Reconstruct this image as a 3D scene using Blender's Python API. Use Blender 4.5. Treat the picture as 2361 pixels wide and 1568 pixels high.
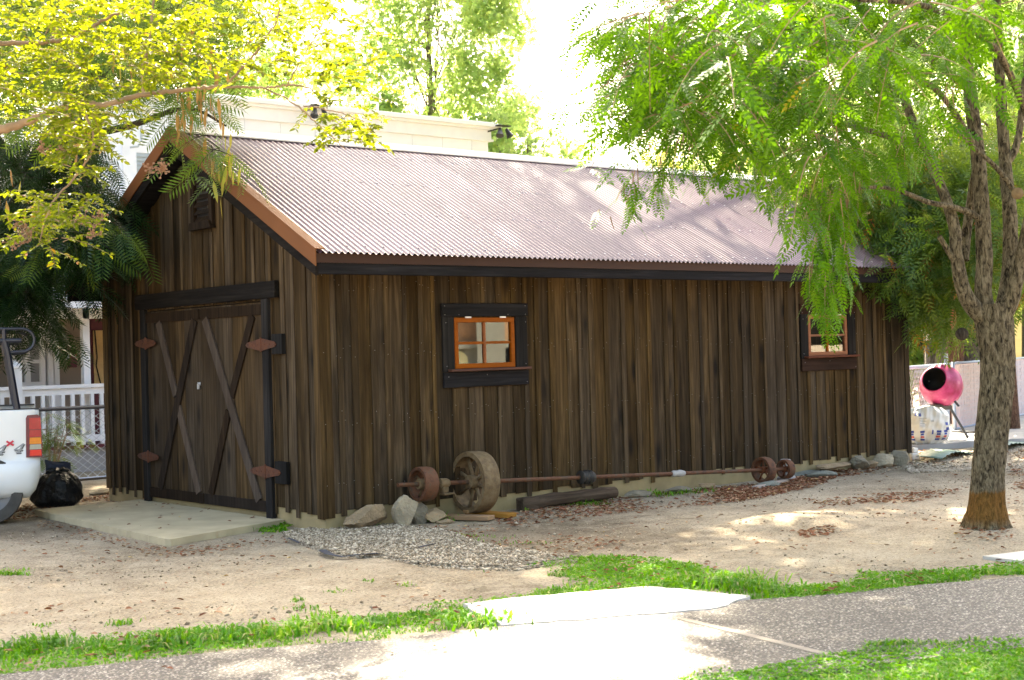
import bpy, bmesh, math, random
import numpy as np
from mathutils import Vector, Matrix

random.seed(7)
rng = np.random.default_rng(7)
scene = bpy.context.scene
for o in list(bpy.data.objects):
    bpy.data.objects.remove(o, do_unlink=True)
COL = scene.collection
R_ = math.radians

# ------------------------------------------------------------------ camera
FPX, CXP, CYP = 3306.7, 1180.5, 784.0        # the photograph measured on a 2361 x 1568 grid
YAW, PIT, ROL = 0.694, 0.0082, -0.0276
CAM = np.array([-7.3374, -11.6583, 1.66])
FW = np.array([math.sin(YAW)*math.cos(PIT), math.cos(YAW)*math.cos(PIT), math.sin(PIT)])
_R = np.array([math.cos(YAW), -math.sin(YAW), 0.0])
_U = np.cross(_R, FW)
RT = _R*math.cos(ROL) + _U*math.sin(ROL)
UP = -_R*math.sin(ROL) + _U*math.cos(ROL)
cam_data = bpy.data.cameras.new('camera')
cam = bpy.data.objects.new('camera', cam_data)
COL.objects.link(cam)
cam.matrix_world = Matrix(((RT[0], UP[0], -FW[0], CAM[0]), (RT[1], UP[1], -FW[1], CAM[1]),
                           (RT[2], UP[2], -FW[2], CAM[2]), (0, 0, 0, 1)))
cam_data.sensor_width = 36.0
cam_data.lens = FPX/2361*36.0
cam_data.clip_start = 0.1
cam_data.clip_end = 2000
cam_data.dof.use_dof = True
cam_data.dof.focus_distance = 15.0
cam_data.dof.aperture_fstop = 4.0
scene.camera = cam

# ------------------------------------------------------------------ light
SUN_EL = R_(44.0)
SUN_AZ = YAW - R_(5.0)                        # clockwise from +Y
SUN = np.array([math.sin(SUN_AZ)*math.cos(SUN_EL), math.cos(SUN_AZ)*math.cos(SUN_EL), math.sin(SUN_EL)])
world = bpy.data.worlds.new('World')
scene.world = world
world.use_nodes = True
wn = world.node_tree.nodes
wl = world.node_tree.links
sky = wn.new('ShaderNodeTexSky')
sky.sky_type = 'NISHITA'
sky.sun_disc = False
sky.sun_elevation = SUN_EL
sky.sun_rotation = SUN_AZ
sky.air_density = 1.0
sky.dust_density = 7.0
sky.ozone_density = 1.0
bg = wn['Background']
bg.inputs['Strength'].default_value = 0.14
wl.new(sky.outputs[0], bg.inputs['Color'])
sd = bpy.data.lights.new('sun', 'SUN')
sd.energy = 5.0
sd.angle = R_(0.53)
sd.color = (1.0, 0.93, 0.80)
so = bpy.data.objects.new('sun', sd)
COL.objects.link(so)
so.rotation_euler = Vector((-SUN[0], -SUN[1], -SUN[2])).to_track_quat('-Z', 'Y').to_euler()
so.location = (0, 0, 30)
scene.view_settings.view_transform = 'Standard'
scene.view_settings.look = 'None'
scene.view_settings.gamma = 1.0
scene.view_settings.exposure = 3.0
scene.view_settings.use_white_balance = True       # balanced for the shade, as the photograph is
scene.view_settings.white_balance_temperature = 7250
scene.view_settings.white_balance_tint = 8
scene.render.engine = 'CYCLES'
try:
    scene.cycles.max_bounces = 8
    scene.cycles.transparent_max_bounces = 8
except Exception:
    pass


# ------------------------------------------------------------------ measuring
def ray(x, y):
    return FW + RT*((x-CXP)/FPX) + UP*((CYP-y)/FPX)


def at(x, y, t):
    return CAM + t*ray(x, y)


def gnd(x, y, z=0.0):
    d = ray(x, y)
    return CAM + d*((z-CAM[2])/d[2])


def on_y(x, y, Y):
    d = ray(x, y)
    return CAM + d*((Y-CAM[1])/d[1])


def on_x(x, y, X):
    d = ray(x, y)
    return CAM + d*((X-CAM[0])/d[0])


# ------------------------------------------------------------------ mesh helpers
class MB:
    def __init__(s):
        s.v = []
        s.f = []

    def add(s, vs, fs):
        n = len(s.v)
        s.v.extend([tuple(map(float, p)) for p in vs])
        s.f.extend([tuple(i+n for i in f) for f in fs])
        return s

    def box(s, x0, x1, y0, y1, z0, z1, M=None):
        vs = [(x0, y0, z0), (x1, y0, z0), (x1, y1, z0), (x0, y1, z0), (x0, y0, z1), (x1, y0, z1), (x1, y1, z1), (x0, y1, z1)]
        if M is not None:
            vs = [M @ Vector(p) for p in vs]
        return s.add(vs, [(3, 2, 1, 0), (4, 5, 6, 7), (0, 1, 5, 4), (1, 2, 6, 5), (2, 3, 7, 6), (3, 0, 4, 7)])

    def cbox(s, x0, x1, y0, y1, z0, z1, b=0.004, M=None):
        """box with chamfered edges"""
        bm = bmesh.new()
        bmesh.ops.create_cube(bm, size=1.0)
        for v in bm.verts:
            v.co = Vector((x0+(v.co.x+.5)*(x1-x0), y0+(v.co.y+.5)*(y1-y0), z0+(v.co.z+.5)*(z1-z0)))
        bmesh.ops.bevel(bm, geom=bm.edges[:], offset=b, segments=1, affect='EDGES')
        vs = [(M @ v.co) if M is not None else v.co.copy() for v in bm.verts]
        bm.verts.index_update()
        fs = [[v.index for v in f.verts] for f in bm.faces]
        bm.free()
        return s.add(vs, fs)

    def prism(s, poly, vec):
        """poly: list of 3d points (planar), extruded by vec"""
        n = len(poly)
        vec = np.array(vec, float)
        a = [np.array(p, float) for p in poly]
        b = [p+vec for p in a]
        return s.add(a+b, [tuple(range(n))[::-1], tuple(range(n, 2*n))] + [(i, (i+1) % n, (i+1) % n+n, i+n) for i in range(n)])

    def tube(s, pts, radii, n=8, cap=True, jit=0.0):
        pts = [np.array(p, float) for p in pts]
        if not hasattr(radii, '__len__'):
            radii = [radii]*len(pts)
        base = len(s.v)
        prev = None
        vs = []
        for i, p in enumerate(pts):
            d = pts[min(i+1, len(pts)-1)]-pts[max(i-1, 0)]
            d = d/(np.linalg.norm(d)+1e-9)
            if prev is None:
                a = np.cross(d, (0, 0, 1.0) if abs(d[2]) < .9 else (1.0, 0, 0))
            else:
                a = prev - d*(prev @ d)
            a = a/(np.linalg.norm(a)+1e-9)
            prev = a
            b = np.cross(d, a)
            for k in range(n):
                th = 2*math.pi*k/n
                r = radii[i]*(1+jit*(random.random()-.5))
                vs.append(p + r*(a*math.cos(th)+b*math.sin(th)))
        fs = []
        for i in range(len(pts)-1):
            for k in range(n):
                k2 = (k+1) % n
                fs.append((i*n+k, i*n+k2, (i+1)*n+k2, (i+1)*n+k))
        if cap:
            fs.append(tuple(range(n))[::-1])
            m = (len(pts)-1)*n
            fs.append(tuple(range(m, m+n)))
        return s.add(vs, fs)

    def ring(s, prof, n, M):
        """closed profile (r, h) revolved about local Z then transformed by M"""
        k = len(prof)
        vs = []
        for i in range(n):
            th = 2*math.pi*i/n
            for r, h in prof:
                vs.append(M @ Vector((r*math.cos(th), r*math.sin(th), h)))
        fs = []
        for i in range(n):
            j = (i+1) % n
            for q in range(k):
                q2 = (q+1) % k
                fs.append((i*k+q, j*k+q, j*k+q2, i*k+q2))
        return s.add(vs, fs)

    def lathe(s, prof, n, M):
        """open profile (r, h) from axis to axis"""
        k = len(prof)
        vs = []
        for i in range(n):
            th = 2*math.pi*i/n
            for r, h in prof:
                vs.append(M @ Vector((r*math.cos(th), r*math.sin(th), h)))
        fs = []
        for i in range(n):
            j = (i+1) % n
            for q in range(k-1):
                fs.append((i*k+q, j*k+q, j*k+q+1, i*k+q+1))
        return s.add(vs, fs)

    def build(s, name, mat, parent=None, smooth=False, origin=None, fix=True):
        V = np.array(s.v, float)
        if origin is None:
            origin = (V.min(0)+V.max(0))/2
        origin = np.array(origin, float)
        me = bpy.data.meshes.new(name)
        me.from_pydata([tuple(p) for p in (V-origin)], [], s.f)
        if fix:
            bm = bmesh.new()
            bm.from_mesh(me)
            bmesh.ops.recalc_face_normals(bm, faces=bm.faces[:])
            bm.to_mesh(me)
            bm.free()
        if smooth:
            if smooth is True:
                me.polygons.foreach_set('use_smooth', [True]*len(me.polygons))
            else:
                me.polygons.foreach_set('use_smooth', [True]*len(me.polygons))
                me.set_sharp_from_angle(angle=smooth)
        return link(name, me, mat, parent, origin)


WO = {}


def link(name, me, mat, parent, origin):
    o = bpy.data.objects.new(name, me)
    COL.objects.link(o)
    if mat is not None and me is not None and len(me.materials) == 0:
        me.materials.append(mat)
    po = np.zeros(3)
    if parent is not None:
        o.parent = parent
        po = WO[parent.name]
    o.location = tuple(np.array(origin)-po)
    WO[o.name] = np.array(origin, float)
    return o


def tag(o, label=None, cat=None, group=None, kind=None):
    if label:
        o['label'] = label
    if cat:
        o['category'] = cat
    if group:
        o['group'] = group
    if kind:
        o['kind'] = kind
    return o


def thing(name, loc, label, cat, group=None):
    o = link(name, None, None, None, loc)
    o.empty_display_size = 0.1
    return tag(o, label, cat, group)


def struct(o):
    o['kind'] = 'structure'
    return o


def stuff(o):
    o['kind'] = 'stuff'
    return o


def np_mesh(name, V, F, mat, parent=None, rnd=None, origin=None, smooth=False):
    """V (n,3); F (m,k) all same size"""
    V = np.asarray(V, np.float64)
    if origin is None:
        origin = (V.min(0)+V.max(0))/2
        if parent is not None:
            origin = WO[parent.name]
    me = bpy.data.meshes.new(name)
    n, (m, k) = len(V), F.shape
    me.vertices.add(n)
    me.vertices.foreach_set('co', (V-np.array(origin)).astype(np.float32).ravel())
    me.loops.add(m*k)
    me.loops.foreach_set('vertex_index', F.astype(np.int32).ravel())
    me.polygons.add(m)
    me.polygons.foreach_set('loop_start', np.arange(0, m*k, k, dtype=np.int32))
    me.polygons.foreach_set('loop_total', np.full(m, k, dtype=np.int32))
    if smooth:
        me.polygons.foreach_set('use_smooth', np.ones(m, bool))
    if rnd is not None:
        a = me.attributes.new('rnd', 'FLOAT', 'POINT')
        a.data.foreach_set('value', np.asarray(rnd, np.float32))
    me.update(calc_edges=True)
    return link(name, me, mat, parent, origin)


def instance(tv, tf, Ms, Ts, rnds):
    """tv (k,3), tf (f,q), Ms (n,3,3), Ts (n,3)"""
    n, k = len(Ts), len(tv)
    V = np.einsum('nij,kj->nki', Ms, tv)+Ts[:, None, :]
    F = (tf[None, :, :]+(np.arange(n)*k)[:, None, None]).reshape(-1, tf.shape[1])
    return V.reshape(-1, 3), F, np.repeat(rnds, k)


def frames(D, N, S):
    """leaf frames: y along D, z near N, scaled by S"""
    D = D/(np.linalg.norm(D, axis=1, keepdims=True)+1e-9)
    X = np.cross(D, N)
    X = X/(np.linalg.norm(X, axis=1, keepdims=True)+1e-9)
    Z = np.cross(X, D)
    M = np.stack([X, D, Z], axis=2)
    return M*S[:, None, None]


# ------------------------------------------------------------------ materials
def mnew(name):
    m = bpy.data.materials.new(name)
    m.use_nodes = True
    nt = m.node_tree
    return m, nt, nt.nodes['Principled BSDF']


def nd(nt, t, **kw):
    n = nt.nodes.new(t)
    for k, v in kw.items():
        if k in ('operation', 'blend_type', 'data_type', 'feature', 'attribute_name', 'wave_type', 'bands_direction', 'distance'):
            setattr(n, k, v)
        else:
            n.inputs[k].default_value = v
    return n


def ramp(nt, stops, fac):
    r = nt.nodes.new('ShaderNodeValToRGB')
    e = r.color_ramp.elements
    while len(e) < len(stops):
        e.new(0.5)
    for i, (p, c) in enumerate(stops):
        e[i].position = p
        e[i].color = (c[0], c[1], c[2], 1.0)
    nt.links.new(fac, r.inputs[0])
    return r.outputs[0]


def coords(nt, scale=(1, 1, 1), rnd=False, world=False):
    tc = nt.nodes.new('ShaderNodeTexCoord')
    if world:
        g = nt.nodes.new('ShaderNodeNewGeometry')
        src = g.outputs['Position']
    else:
        src = tc.outputs['Object']
    if rnd:
        oi = nt.nodes.new('ShaderNodeObjectInfo')
        ml = nd(nt, 'ShaderNodeMath', operation='MULTIPLY')
        ml.inputs[1].default_value = 97.0
        nt.links.new(oi.outputs['Random'], ml.inputs[0])
        ad = nd(nt, 'ShaderNodeVectorMath', operation='ADD')
        nt.links.new(src, ad.inputs[0])
        nt.links.new(ml.outputs[0], ad.inputs[1])
        src = ad.outputs[0]
    mp = nt.nodes.new('ShaderNodeMapping')
    mp.inputs['Scale'].default_value = scale
    nt.links.new(src, mp.inputs['Vector'])
    return mp.outputs[0]


def noise(nt, vec, scale, detail=4, rough=.55, dist=0.0):
    n = nt.nodes.new('ShaderNodeTexNoise')
    n.inputs['Scale'].default_value = scale
    n.inputs['Detail'].default_value = detail
    n.inputs['Roughness'].default_value = rough
    n.inputs['Distortion'].default_value = dist
    nt.links.new(vec, n.inputs['Vector'])
    return n.outputs['Fac']


def mixc(nt, a, b, fac, mode='MIX'):
    m = nt.nodes.new('ShaderNodeMix')
    m.data_type = 'RGBA'
    m.blend_type = mode
    for v, i in ((fac, 0), (a, 6), (b, 7)):
        if isinstance(v, (int, float)):
            m.inputs[i].default_value = v
        elif isinstance(v, tuple):
            m.inputs[i].default_value = (v[0], v[1], v[2], 1.0)
        else:
            nt.links.new(v, m.inputs[i])
    return m.outputs[2]


def mrange(nt, v, a, b, c, d):
    m = nt.nodes.new('ShaderNodeMapRange')
    m.inputs[1].default_value = a
    m.inputs[2].default_value = b
    m.inputs[3].default_value = c
    m.inputs[4].default_value = d
    nt.links.new(v, m.inputs[0])
    return m.outputs[0]


def bump(nt, b, h, strength=.4, dist=.01):
    n = nt.nodes.new('ShaderNodeBump')
    n.inputs['Strength'].default_value = strength
    n.inputs['Distance'].default_value = dist
    nt.links.new(h, n.inputs['Height'])
    nt.links.new(n.outputs[0], b.inputs['Normal'])


def m_plain(name, col, rough=.7, var=.15, scale=6.0, bstr=.15, metal=0.0, rnd=True, spec=.5, bdist=.004):
    m, nt, b = mnew(name)
    v = coords(nt, rnd=rnd)
    n = noise(nt, v, scale, 6)
    lo = tuple(c*(1-var) for c in col)
    hi = tuple(min(1, c*(1+var)) for c in col)
    c = ramp(nt, [(.3, lo), (.7, hi)], n)
    nt.links.new(c, b.inputs['Base Color'])
    b.inputs['Roughness'].default_value = rough
    b.inputs['Metallic'].default_value = metal
    b.inputs['Specular IOR Level'].default_value = spec
    if bstr:
        bump(nt, b, noise(nt, v, scale*8, 4), bstr, bdist)
    return m


def m_wood(name, dark, mid, light, axis='Z', rough=.9, rv=(.55, 1.35), knots=True, tint=(1.0, .9, .8), sat=(.75, 1.15)):
    m, nt, b = mnew(name)
    sc = {'Z': (26, 26, 1.1), 'X': (1.1, 26, 26), 'Y': (26, 1.1, 26)}[axis]
    sc2 = {'Z': (3, 3, .9), 'X': (.9, 3, 3), 'Y': (3, .9, 3)}[axis]
    v = coords(nt, sc, rnd=True)
    v2 = coords(nt, sc2, rnd=True)
    n = noise(nt, v, 1.0, 7, .62, .6)
    big = noise(nt, v2, 1.0, 4, .6)
    c = ramp(nt, [(.25, dark), (.5, mid), (.75, light)], n)
    c = mixc(nt, c, tuple(x*y for x, y in zip(dark, tint)), mrange(nt, big, .45, .75, 0, .75))
    if knots:
        vv = coords(nt, {'Z': (5, 5, 1.6), 'X': (1.6, 5, 5), 'Y': (5, 1.6, 5)}[axis], rnd=True)
        vo = nt.nodes.new('ShaderNodeTexVoronoi')
        vo.inputs['Scale'].default_value = 1.0
        nt.links.new(vv, vo.inputs['Vector'])
        c = mixc(nt, c, (.012, .009, .007), mrange(nt, vo.outputs['Distance'], .10, .30, .9, 0))
    oi = nt.nodes.new('ShaderNodeObjectInfo')
    # value and tint differ from board to board
    hs = nt.nodes.new('ShaderNodeHueSaturation')
    nt.links.new(c, hs.inputs['Color'])
    nt.links.new(mrange(nt, oi.outputs['Random'], 0, 1, rv[0], rv[1]), hs.inputs['Value'])
    wn_ = nt.nodes.new('ShaderNodeTexWhiteNoise')
    wn_.noise_dimensions = '1D'
    nt.links.new(oi.outputs['Random'], wn_.inputs['W'])
    nt.links.new(mrange(nt, wn_.outputs['Value'], 0, 1, sat[0], sat[1]), hs.inputs['Saturation'])
    nt.links.new(hs.outputs[0], b.inputs['Base Color'])
    b.inputs['Roughness'].default_value = rough
    b.inputs['Specular IOR Level'].default_value = .12
    bump(nt, b, n, .55, .006)
    return m


def m_rust(name, a=(.06, .025, .014), b_=(.22, .075, .025), c_=(.13, .09, .06)):
    m, nt, b = mnew(name)
    v = coords(nt, rnd=True)
    n = noise(nt, v, 9, 8, .7)
    c = ramp(nt, [(.3, a), (.5, b_), (.62, c_), (.75, a)], n)
    nt.links.new(c, b.inputs['Base Color'])
    b.inputs['Roughness'].default_value = .8
    bump(nt, b, noise(nt, v, 60, 5), .5, .004)
    return m


def m_leaf(name, stops, trans=.5, tcol=(.42, .55, .03), gloss=.25, rough=.45):
    m, nt, b = mnew(name)
    out = nt.nodes['Material Output']
    at_ = nt.nodes.new('ShaderNodeAttribute')
    at_.attribute_name = 'rnd'
    c = ramp(nt, stops, at_.outputs['Fac'])
    nt.links.new(c, b.inputs['Base Color'])
    b.inputs['Roughness'].default_value = rough
    b.inputs['Specular IOR Level'].default_value = gloss
    tr = nt.nodes.new('ShaderNodeBsdfTranslucent')
    tc = mixc(nt, c, tcol, .6)
    nt.links.new(tc, tr.inputs['Color'])
    mx = nt.nodes.new('ShaderNodeMixShader')
    mx.inputs[0].default_value = trans
    nt.links.new(b.outputs[0], mx.inputs[1])
    nt.links.new(tr.outputs[0], mx.inputs[2])
    nt.links.new(mx.outputs[0], out.inputs['Surface'])
    return m


def m_bark(name, dark, mid, light, stain=None, scale=1.0):
    m, nt, b = mnew(name)
    g = nt.nodes.new('ShaderNodeNewGeometry')

    def wv(sc):
        mp = nt.nodes.new('ShaderNodeMapping')
        mp.inputs['Scale'].default_value = sc
        nt.links.new(g.outputs['Position'], mp.inputs['Vector'])
        return mp.outputs[0]
    v = wv((1, 1, .34))
    n = noise(nt, v, 38*scale, 6, .62, .8)
    n2 = noise(nt, v, 95*scale, 5, .6)
    lich = noise(nt, wv((1, 1, 1)), 5, 5, .6)
    c = ramp(nt, [(.36, dark), (.47, mid), (.64, light)], n)
    c = mixc(nt, c, light, mrange(nt, n2, .6, .75, 0, .6))
    c = mixc(nt, c, tuple(x*1.25 for x in light), mrange(nt, lich, .62, .72, 0, .45))
    if stain:
        sx = nt.nodes.new('ShaderNodeSeparateXYZ')
        nt.links.new(g.outputs['Position'], sx.inputs[0])
        nz = noise(nt, wv((1, 1, .3)), 16, 5)
        ad2 = nd(nt, 'ShaderNodeMath', operation='MULTIPLY_ADD')
        ad2.inputs[1].default_value = .12
        nt.links.new(nz, ad2.inputs[0])
        nt.links.new(sx.outputs[2], ad2.inputs[2])
        band = mrange(nt, ad2.outputs[0], stain[0]+.05, stain[0]+.08, 1, 0)
        lowb = mrange(nt, ad2.outputs[0], .10, .2, 0, 1)
        mm = nd(nt, 'ShaderNodeMath', operation='MULTIPLY')
        nt.links.new(band, mm.inputs[0])
        nt.links.new(lowb, mm.inputs[1])
        c2 = mixc(nt, mixc(nt, c, stain[1], .9, 'MULTIPLY'), (.26, .14, .035), .32)
        c = mixc(nt, c, c2, mm.outputs[0])
    nt.links.new(c, b.inputs['Base Color'])
    b.inputs['Roughness'].default_value = .95
    b.inputs['Specular IOR Level'].default_value = .2
    ad = nd(nt, 'ShaderNodeMath', operation='ADD')
    nt.links.new(n, ad.inputs[0])
    nt.links.new(n2, ad.inputs[1])
    bump(nt, b, ad.outputs[0], .8, .03)
    return m


def m_roof():
    m, nt, b = mnew('brown_roof_paint')
    v = coords(nt, (5, .5, .5), rnd=True)
    v2 = coords(nt, rnd=True)
    st = noise(nt, v, 1.0, 5, .6)
    dust = noise(nt, v2, 1.3, 5, .6)
    c = ramp(nt, [(.3, (.115, .060, .072)), (.7, (.15, .084, .098))], st)
    c = mixc(nt, c, (.19, .14, .135), mrange(nt, dust, .5, .8, 0, .35))
    oi = nt.nodes.new('ShaderNodeObjectInfo')
    hs = nt.nodes.new('ShaderNodeHueSaturation')
    nt.links.new(c, hs.inputs['Color'])
    nt.links.new(mrange(nt, oi.outputs['Random'], 0, 1, .86, 1.1), hs.inputs['Value'])
    nt.links.new(hs.outputs[0], b.inputs['Base Color'])
    nt.links.new(mrange(nt, dust, .3, .7, .24, .40), b.inputs['Roughness'])
    b.inputs['Specular IOR Level'].default_value = .9
    return m


M = {}
M['board'] = m_wood('weathered_board', (.012, .0074, .0033), (.058, .037, .0175), (.118, .077, .038), 'Z', rv=(.6, 1.4))
M['gable_board'] = m_wood('weathered_gable_board', (.012, .0074, .0033), (.056, .036, .0172), (.118, .077, .038), 'Z', rv=(.5, 1.45))
M['batten'] = m_wood('weathered_batten', (.016, .010, .0045), (.060, .0385, .0185), (.12, .079, .039), 'Z', rv=(.65, 1.4), knots=False)
M['door_plank'] = m_wood('door_plank', (.018, .0115, .006), (.055, .036, .019), (.098, .066, .037), 'Z', rv=(.75, 1.3))
M['brace_light'] = m_wood('grey_brace', (.05, .037, .029), (.086, .065, .051), (.125, .097, .078), 'Z', rv=(.8, 1.1), knots=False)
M['brace_dark'] = m_wood('dark_brace', (.008, .005, .003), (.022, .0135, .008), (.04, .026, .016), 'Z', rv=(.8, 1.1), knots=False)
M['dark_trim_x'] = m_wood('dark_trim_board', (.006, .006, .007), (.015, .014, .016), (.03, .028, .031), 'X', rv=(.8, 1.2), knots=False)
M['dark_trim_y'] = m_wood('dark_trim_beam', (.004, .003, .0026), (.010, .008, .007), (.022, .018, .015), 'Y', rv=(.8, 1.2), knots=False)
M['dark_trim_z'] = m_wood('dark_trim_post', (.006, .0055, .0055), (.016, .0145, .014), (.032, .029, .027), 'Z', rv=(.8, 1.2), knots=False)
M['red_trim_x'] = m_wood('brown_apron', (.012, .006, .0035), (.032, .014, .008), (.055, .026, .015), 'X', rv=(.9, 1.1), knots=False)
M['sash'] = m_wood('orange_sash', (.20, .055, .012), (.26, .075, .018), (.30, .10, .027), 'X', rough=.5, rv=(.9, 1.1), knots=False, tint=(1, 1, 1))
M['sill'] = m_wood('red_sill', (.07, .026, .016), (.12, .048, .032), (.16, .072, .052), 'X', rv=(.9, 1.1), knots=False)
M['new_wood'] = m_wood('fresh_plank', (.26, .13, .042), (.36, .19, .068), (.43, .245, .10), 'X', rv=(.85, 1.1), knots=False, tint=(1, 1, 1))
M['log'] = m_wood('old_timber', (.03, .02, .012), (.10, .066, .042), (.18, .128, .085), 'X', rv=(.9, 1.1), knots=False)
M['pale_wood'] = m_wood('pale_stick', (.25, .19, .15), (.36, .29, .24), (.45, .37, .31), 'X', rv=(.9, 1.1), knots=False)
M['inner'] = m_plain('dark_inner_wall', (.03, .022, .016), .95)
M['foundation'] = m_plain('ochre_concrete', (.30, .23, .115), .95, .25, 3.0, .4)
M['slab'] = m_plain('door_slab', (.42, .35, .22), .92, .18, 2.5, .35, rnd=False)
M['concrete'] = m_plain('pale_concrete', (.50, .47, .42), .9, .14, 2.2, .3, rnd=False)
M['grey_concrete'] = m_plain('grey_concrete', (.34, .33, .32), .92, .2, 2.0, .3, rnd=False)
M['roof'] = m_roof()
M['rake'] = m_plain('brown_rake_metal', (.15, .052, .013), .6, .05, 3.0, 0, spec=.2)
M['eave'] = m_plain('dark_brown_flashing', (.045, .02, .014), .6, .05, 3.0, 0, spec=.2)
M['cap'] = m_plain('skylit_ridge_metal', (.62, .56, .50), .4, .05, 3.0, 0)  # bright sky catching on the ridge put into the cap's colour
M['screw'] = m_plain('screw_steel', (.4, .36, .34), .35, .05, 3.0, 0, metal=.8)
M['nail'] = m_plain('nail_steel', (.30, .28, .26), .4, .05, 3.0, 0, metal=.6)
M['rust'] = m_rust('rust', (.028, .013, .008), (.13, .048, .018), (.085, .055, .032))
M['rust_tan'] = m_rust('rust_tan', (.055, .034, .017), (.155, .10, .045), (.20, .142, .075))
M['rust_orange'] = m_rust('rust_orange', (.07, .02, .008), (.19, .055, .016), (.12, .042, .02))
M['hinge'] = m_rust('hinge_rust', (.022, .008, .004), (.10, .028, .008), (.05, .019, .010))
M['iron_dark'] = m_plain('dark_iron', (.05, .045, .04), .6, .3, 8, .4, metal=.5)
M['steel'] = m_plain('galvanised_steel', (.55, .56, .58), .4, .1, 6, .1, metal=.7)
M['rag'] = m_plain('grey_rag', (.36, .34, .32), .95, .2, 12, .5)
M['white'] = m_plain('white_paint', (.84, .84, .84), .6, .04, 3, .08)
M['cream'] = m_plain('cream_siding', (.86, .87, .90), .7, .04, 1.0, .05)
M['tan_wall'] = m_plain('tan_house_wall', (.27, .215, .165), .85, .06, 2, .1)
M['maroon'] = m_plain('maroon_paint', (.11, .012, .025), .5, .1, 3, .05)
M['shade'] = m_plain('tan_blind', (.62, .43, .19), .9, .12, 9, .2)
M['shingle'] = m_plain('blue_grey_shingle', (.13, .15, .19), .9, .25, 8, .4)
M['louvre'] = m_plain('grey_louvre', (.42, .46, .46), .6, .05, 3, .05)
M['black_plastic'] = m_plain('black_plastic', (.006, .006, .007), .5, .2, 1.2, 1.0, bdist=.06)
M['blue_cloth'] = m_plain('blue_cloth', (.02, .03, .06), .7, .2, 5, .3)
M['truck'] = m_plain('white_truck_paint', (.82, .82, .80), .22, .01, 2, 0, rnd=False)
M['truck_black'] = m_plain('black_trim', (.02, .02, .024), .45, .1, 4, .1)
M['tyre'] = m_plain('tyre_rubber', (.07, .062, .052), .9, .35, 5, .4)
M['rim'] = m_plain('wheel_rim', (.16, .15, .14), .5, .1, 4, 0, metal=.6)
M['lens_red'] = m_plain('red_lens', (.42, .006, .02), .18, .1, 30, .1)
M['lens_dark'] = m_plain('dark_red_lens', (.12, .004, .03), .18, .1, 30, .1)
M['lens_bright'] = m_plain('bright_red_lens', (.75, .012, .012), .18, .06, 30, .1)
M['lens_amber'] = m_plain('amber_lens', (.75, .22, .01), .18, .06, 30, .1)
M['lens_clear'] = m_plain('clear_lens', (.36, .35, .29), .18, .06, 30, .1)
M['decal_grey'] = m_plain('grey_decal', (.30, .31, .32), .4, .03, 4, 0)
M['decal_dark'] = m_plain('dark_decal_edge', (.06, .06, .06), .4, .03, 4, 0)
M['decal_red'] = m_plain('red_decal', (.62, .03, .06), .4, .03, 4, 0)
M['glass_dark'] = m_plain('tinted_glass', (.02, .025, .03), .08, .05, 3, 0)
M['rack'] = m_plain('rack_paint', (.016, .02, .035), .3, .2, 5, .1)
M['rock'] = m_plain('tan_rock', (.34, .285, .195), .95, .3, 5, .8, bdist=.02)
M['rock_grey'] = m_plain('grey_rock', (.22, .19, .135), .95, .3, 5, .8, bdist=.02)
M['rock_orange'] = m_plain('ochre_rock', (.30, .215, .125), .95, .3, 5, .8, bdist=.02)
M['slate'] = m_plain('green_slate', (.15, .155, .125), .95, .3, 6, .8, bdist=.02)
M['white_block'] = m_plain('white_block', (.72, .68, .62), .9, .08, 6, .3)
M['fabric'] = m_plain('landscape_fabric', (.035, .04, .055), .6, .2, 6, .3)
M['pink_slat'] = m_plain('pinkish_slat', (.64, .47, .42), .6, .06, 2, .05)
M['fence_blue'] = m_plain('bluish_pipe', (.32, .38, .48), .4, .1, 4, .1, metal=.4)
M['mixer_dark'] = m_plain('mixer_frame', (.03, .03, .03), .5, .2, 6, .2)
M['green_sheet'] = m_plain('green_sheet', (.10, .17, .13), .55, .25, 4, .3)
M['lamp_glass'] = m_plain('lantern_glass', (.55, .52, .45), .3, .1, 5, .1)
M['yellow_wall'] = m_plain('pale_yellow_wall', (.72, .60, .33), .8, .05, 2, .1)
M['orange_plastic'] = m_plain('orange_red_paint', (.7, .12, .05), .5, .05, 3, .05)
M['salmon'] = m_plain('salmon_brick', (.42, .25, .14), .9, .25, 3, .4)
M['stone_grey'] = m_plain('grey_stone_trim', (.26, .27, .23), .9, .1, 4, .2)
M['warm_window'] = m_plain('pale_window', (.7, .68, .4), .3, .1, 4, .1)
M['joint'] = m_plain('path_joint', (.30, .25, .19), .95, .2, 6, .3, rnd=False)
M['soil'] = m_plain('dark_soil', (.10, .075, .05), .95, .3, 8, .5, rnd=False)


def m_glass(name):
    m, nt, b = mnew(name)
    out = nt.nodes['Material Output']
    tr = nt.nodes.new('ShaderNodeBsdfTransparent')
    tr.inputs[0].default_value = (.55, .58, .58, 1)
    gl = nt.nodes.new('ShaderNodeBsdfGlossy')
    gl.inputs['Roughness'].default_value = .012
    gl.inputs['Color'].default_value = (1, 1, 1, 1)
    v = coords(nt, rnd=True)
    bp = nt.nodes.new('ShaderNodeBump')
    bp.inputs['Strength'].default_value = .02
    nt.links.new(noise(nt, v, 3, 1), bp.inputs['Height'])
    nt.links.new(bp.outputs[0], gl.inputs['Normal'])
    fr = nt.nodes.new('ShaderNodeFresnel')
    fr.inputs[0].default_value = 2.1
    mx = nt.nodes.new('ShaderNodeMixShader')
    nt.links.new(fr.outputs[0], mx.inputs[0])
    nt.links.new(tr.outputs[0], mx.inputs[1])
    nt.links.new(gl.outputs[0], mx.inputs[2])
    nt.links.new(mx.outputs[0], out.inputs['Surface'])
    return m


M['pane'] = m_glass('window_glass')


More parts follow.
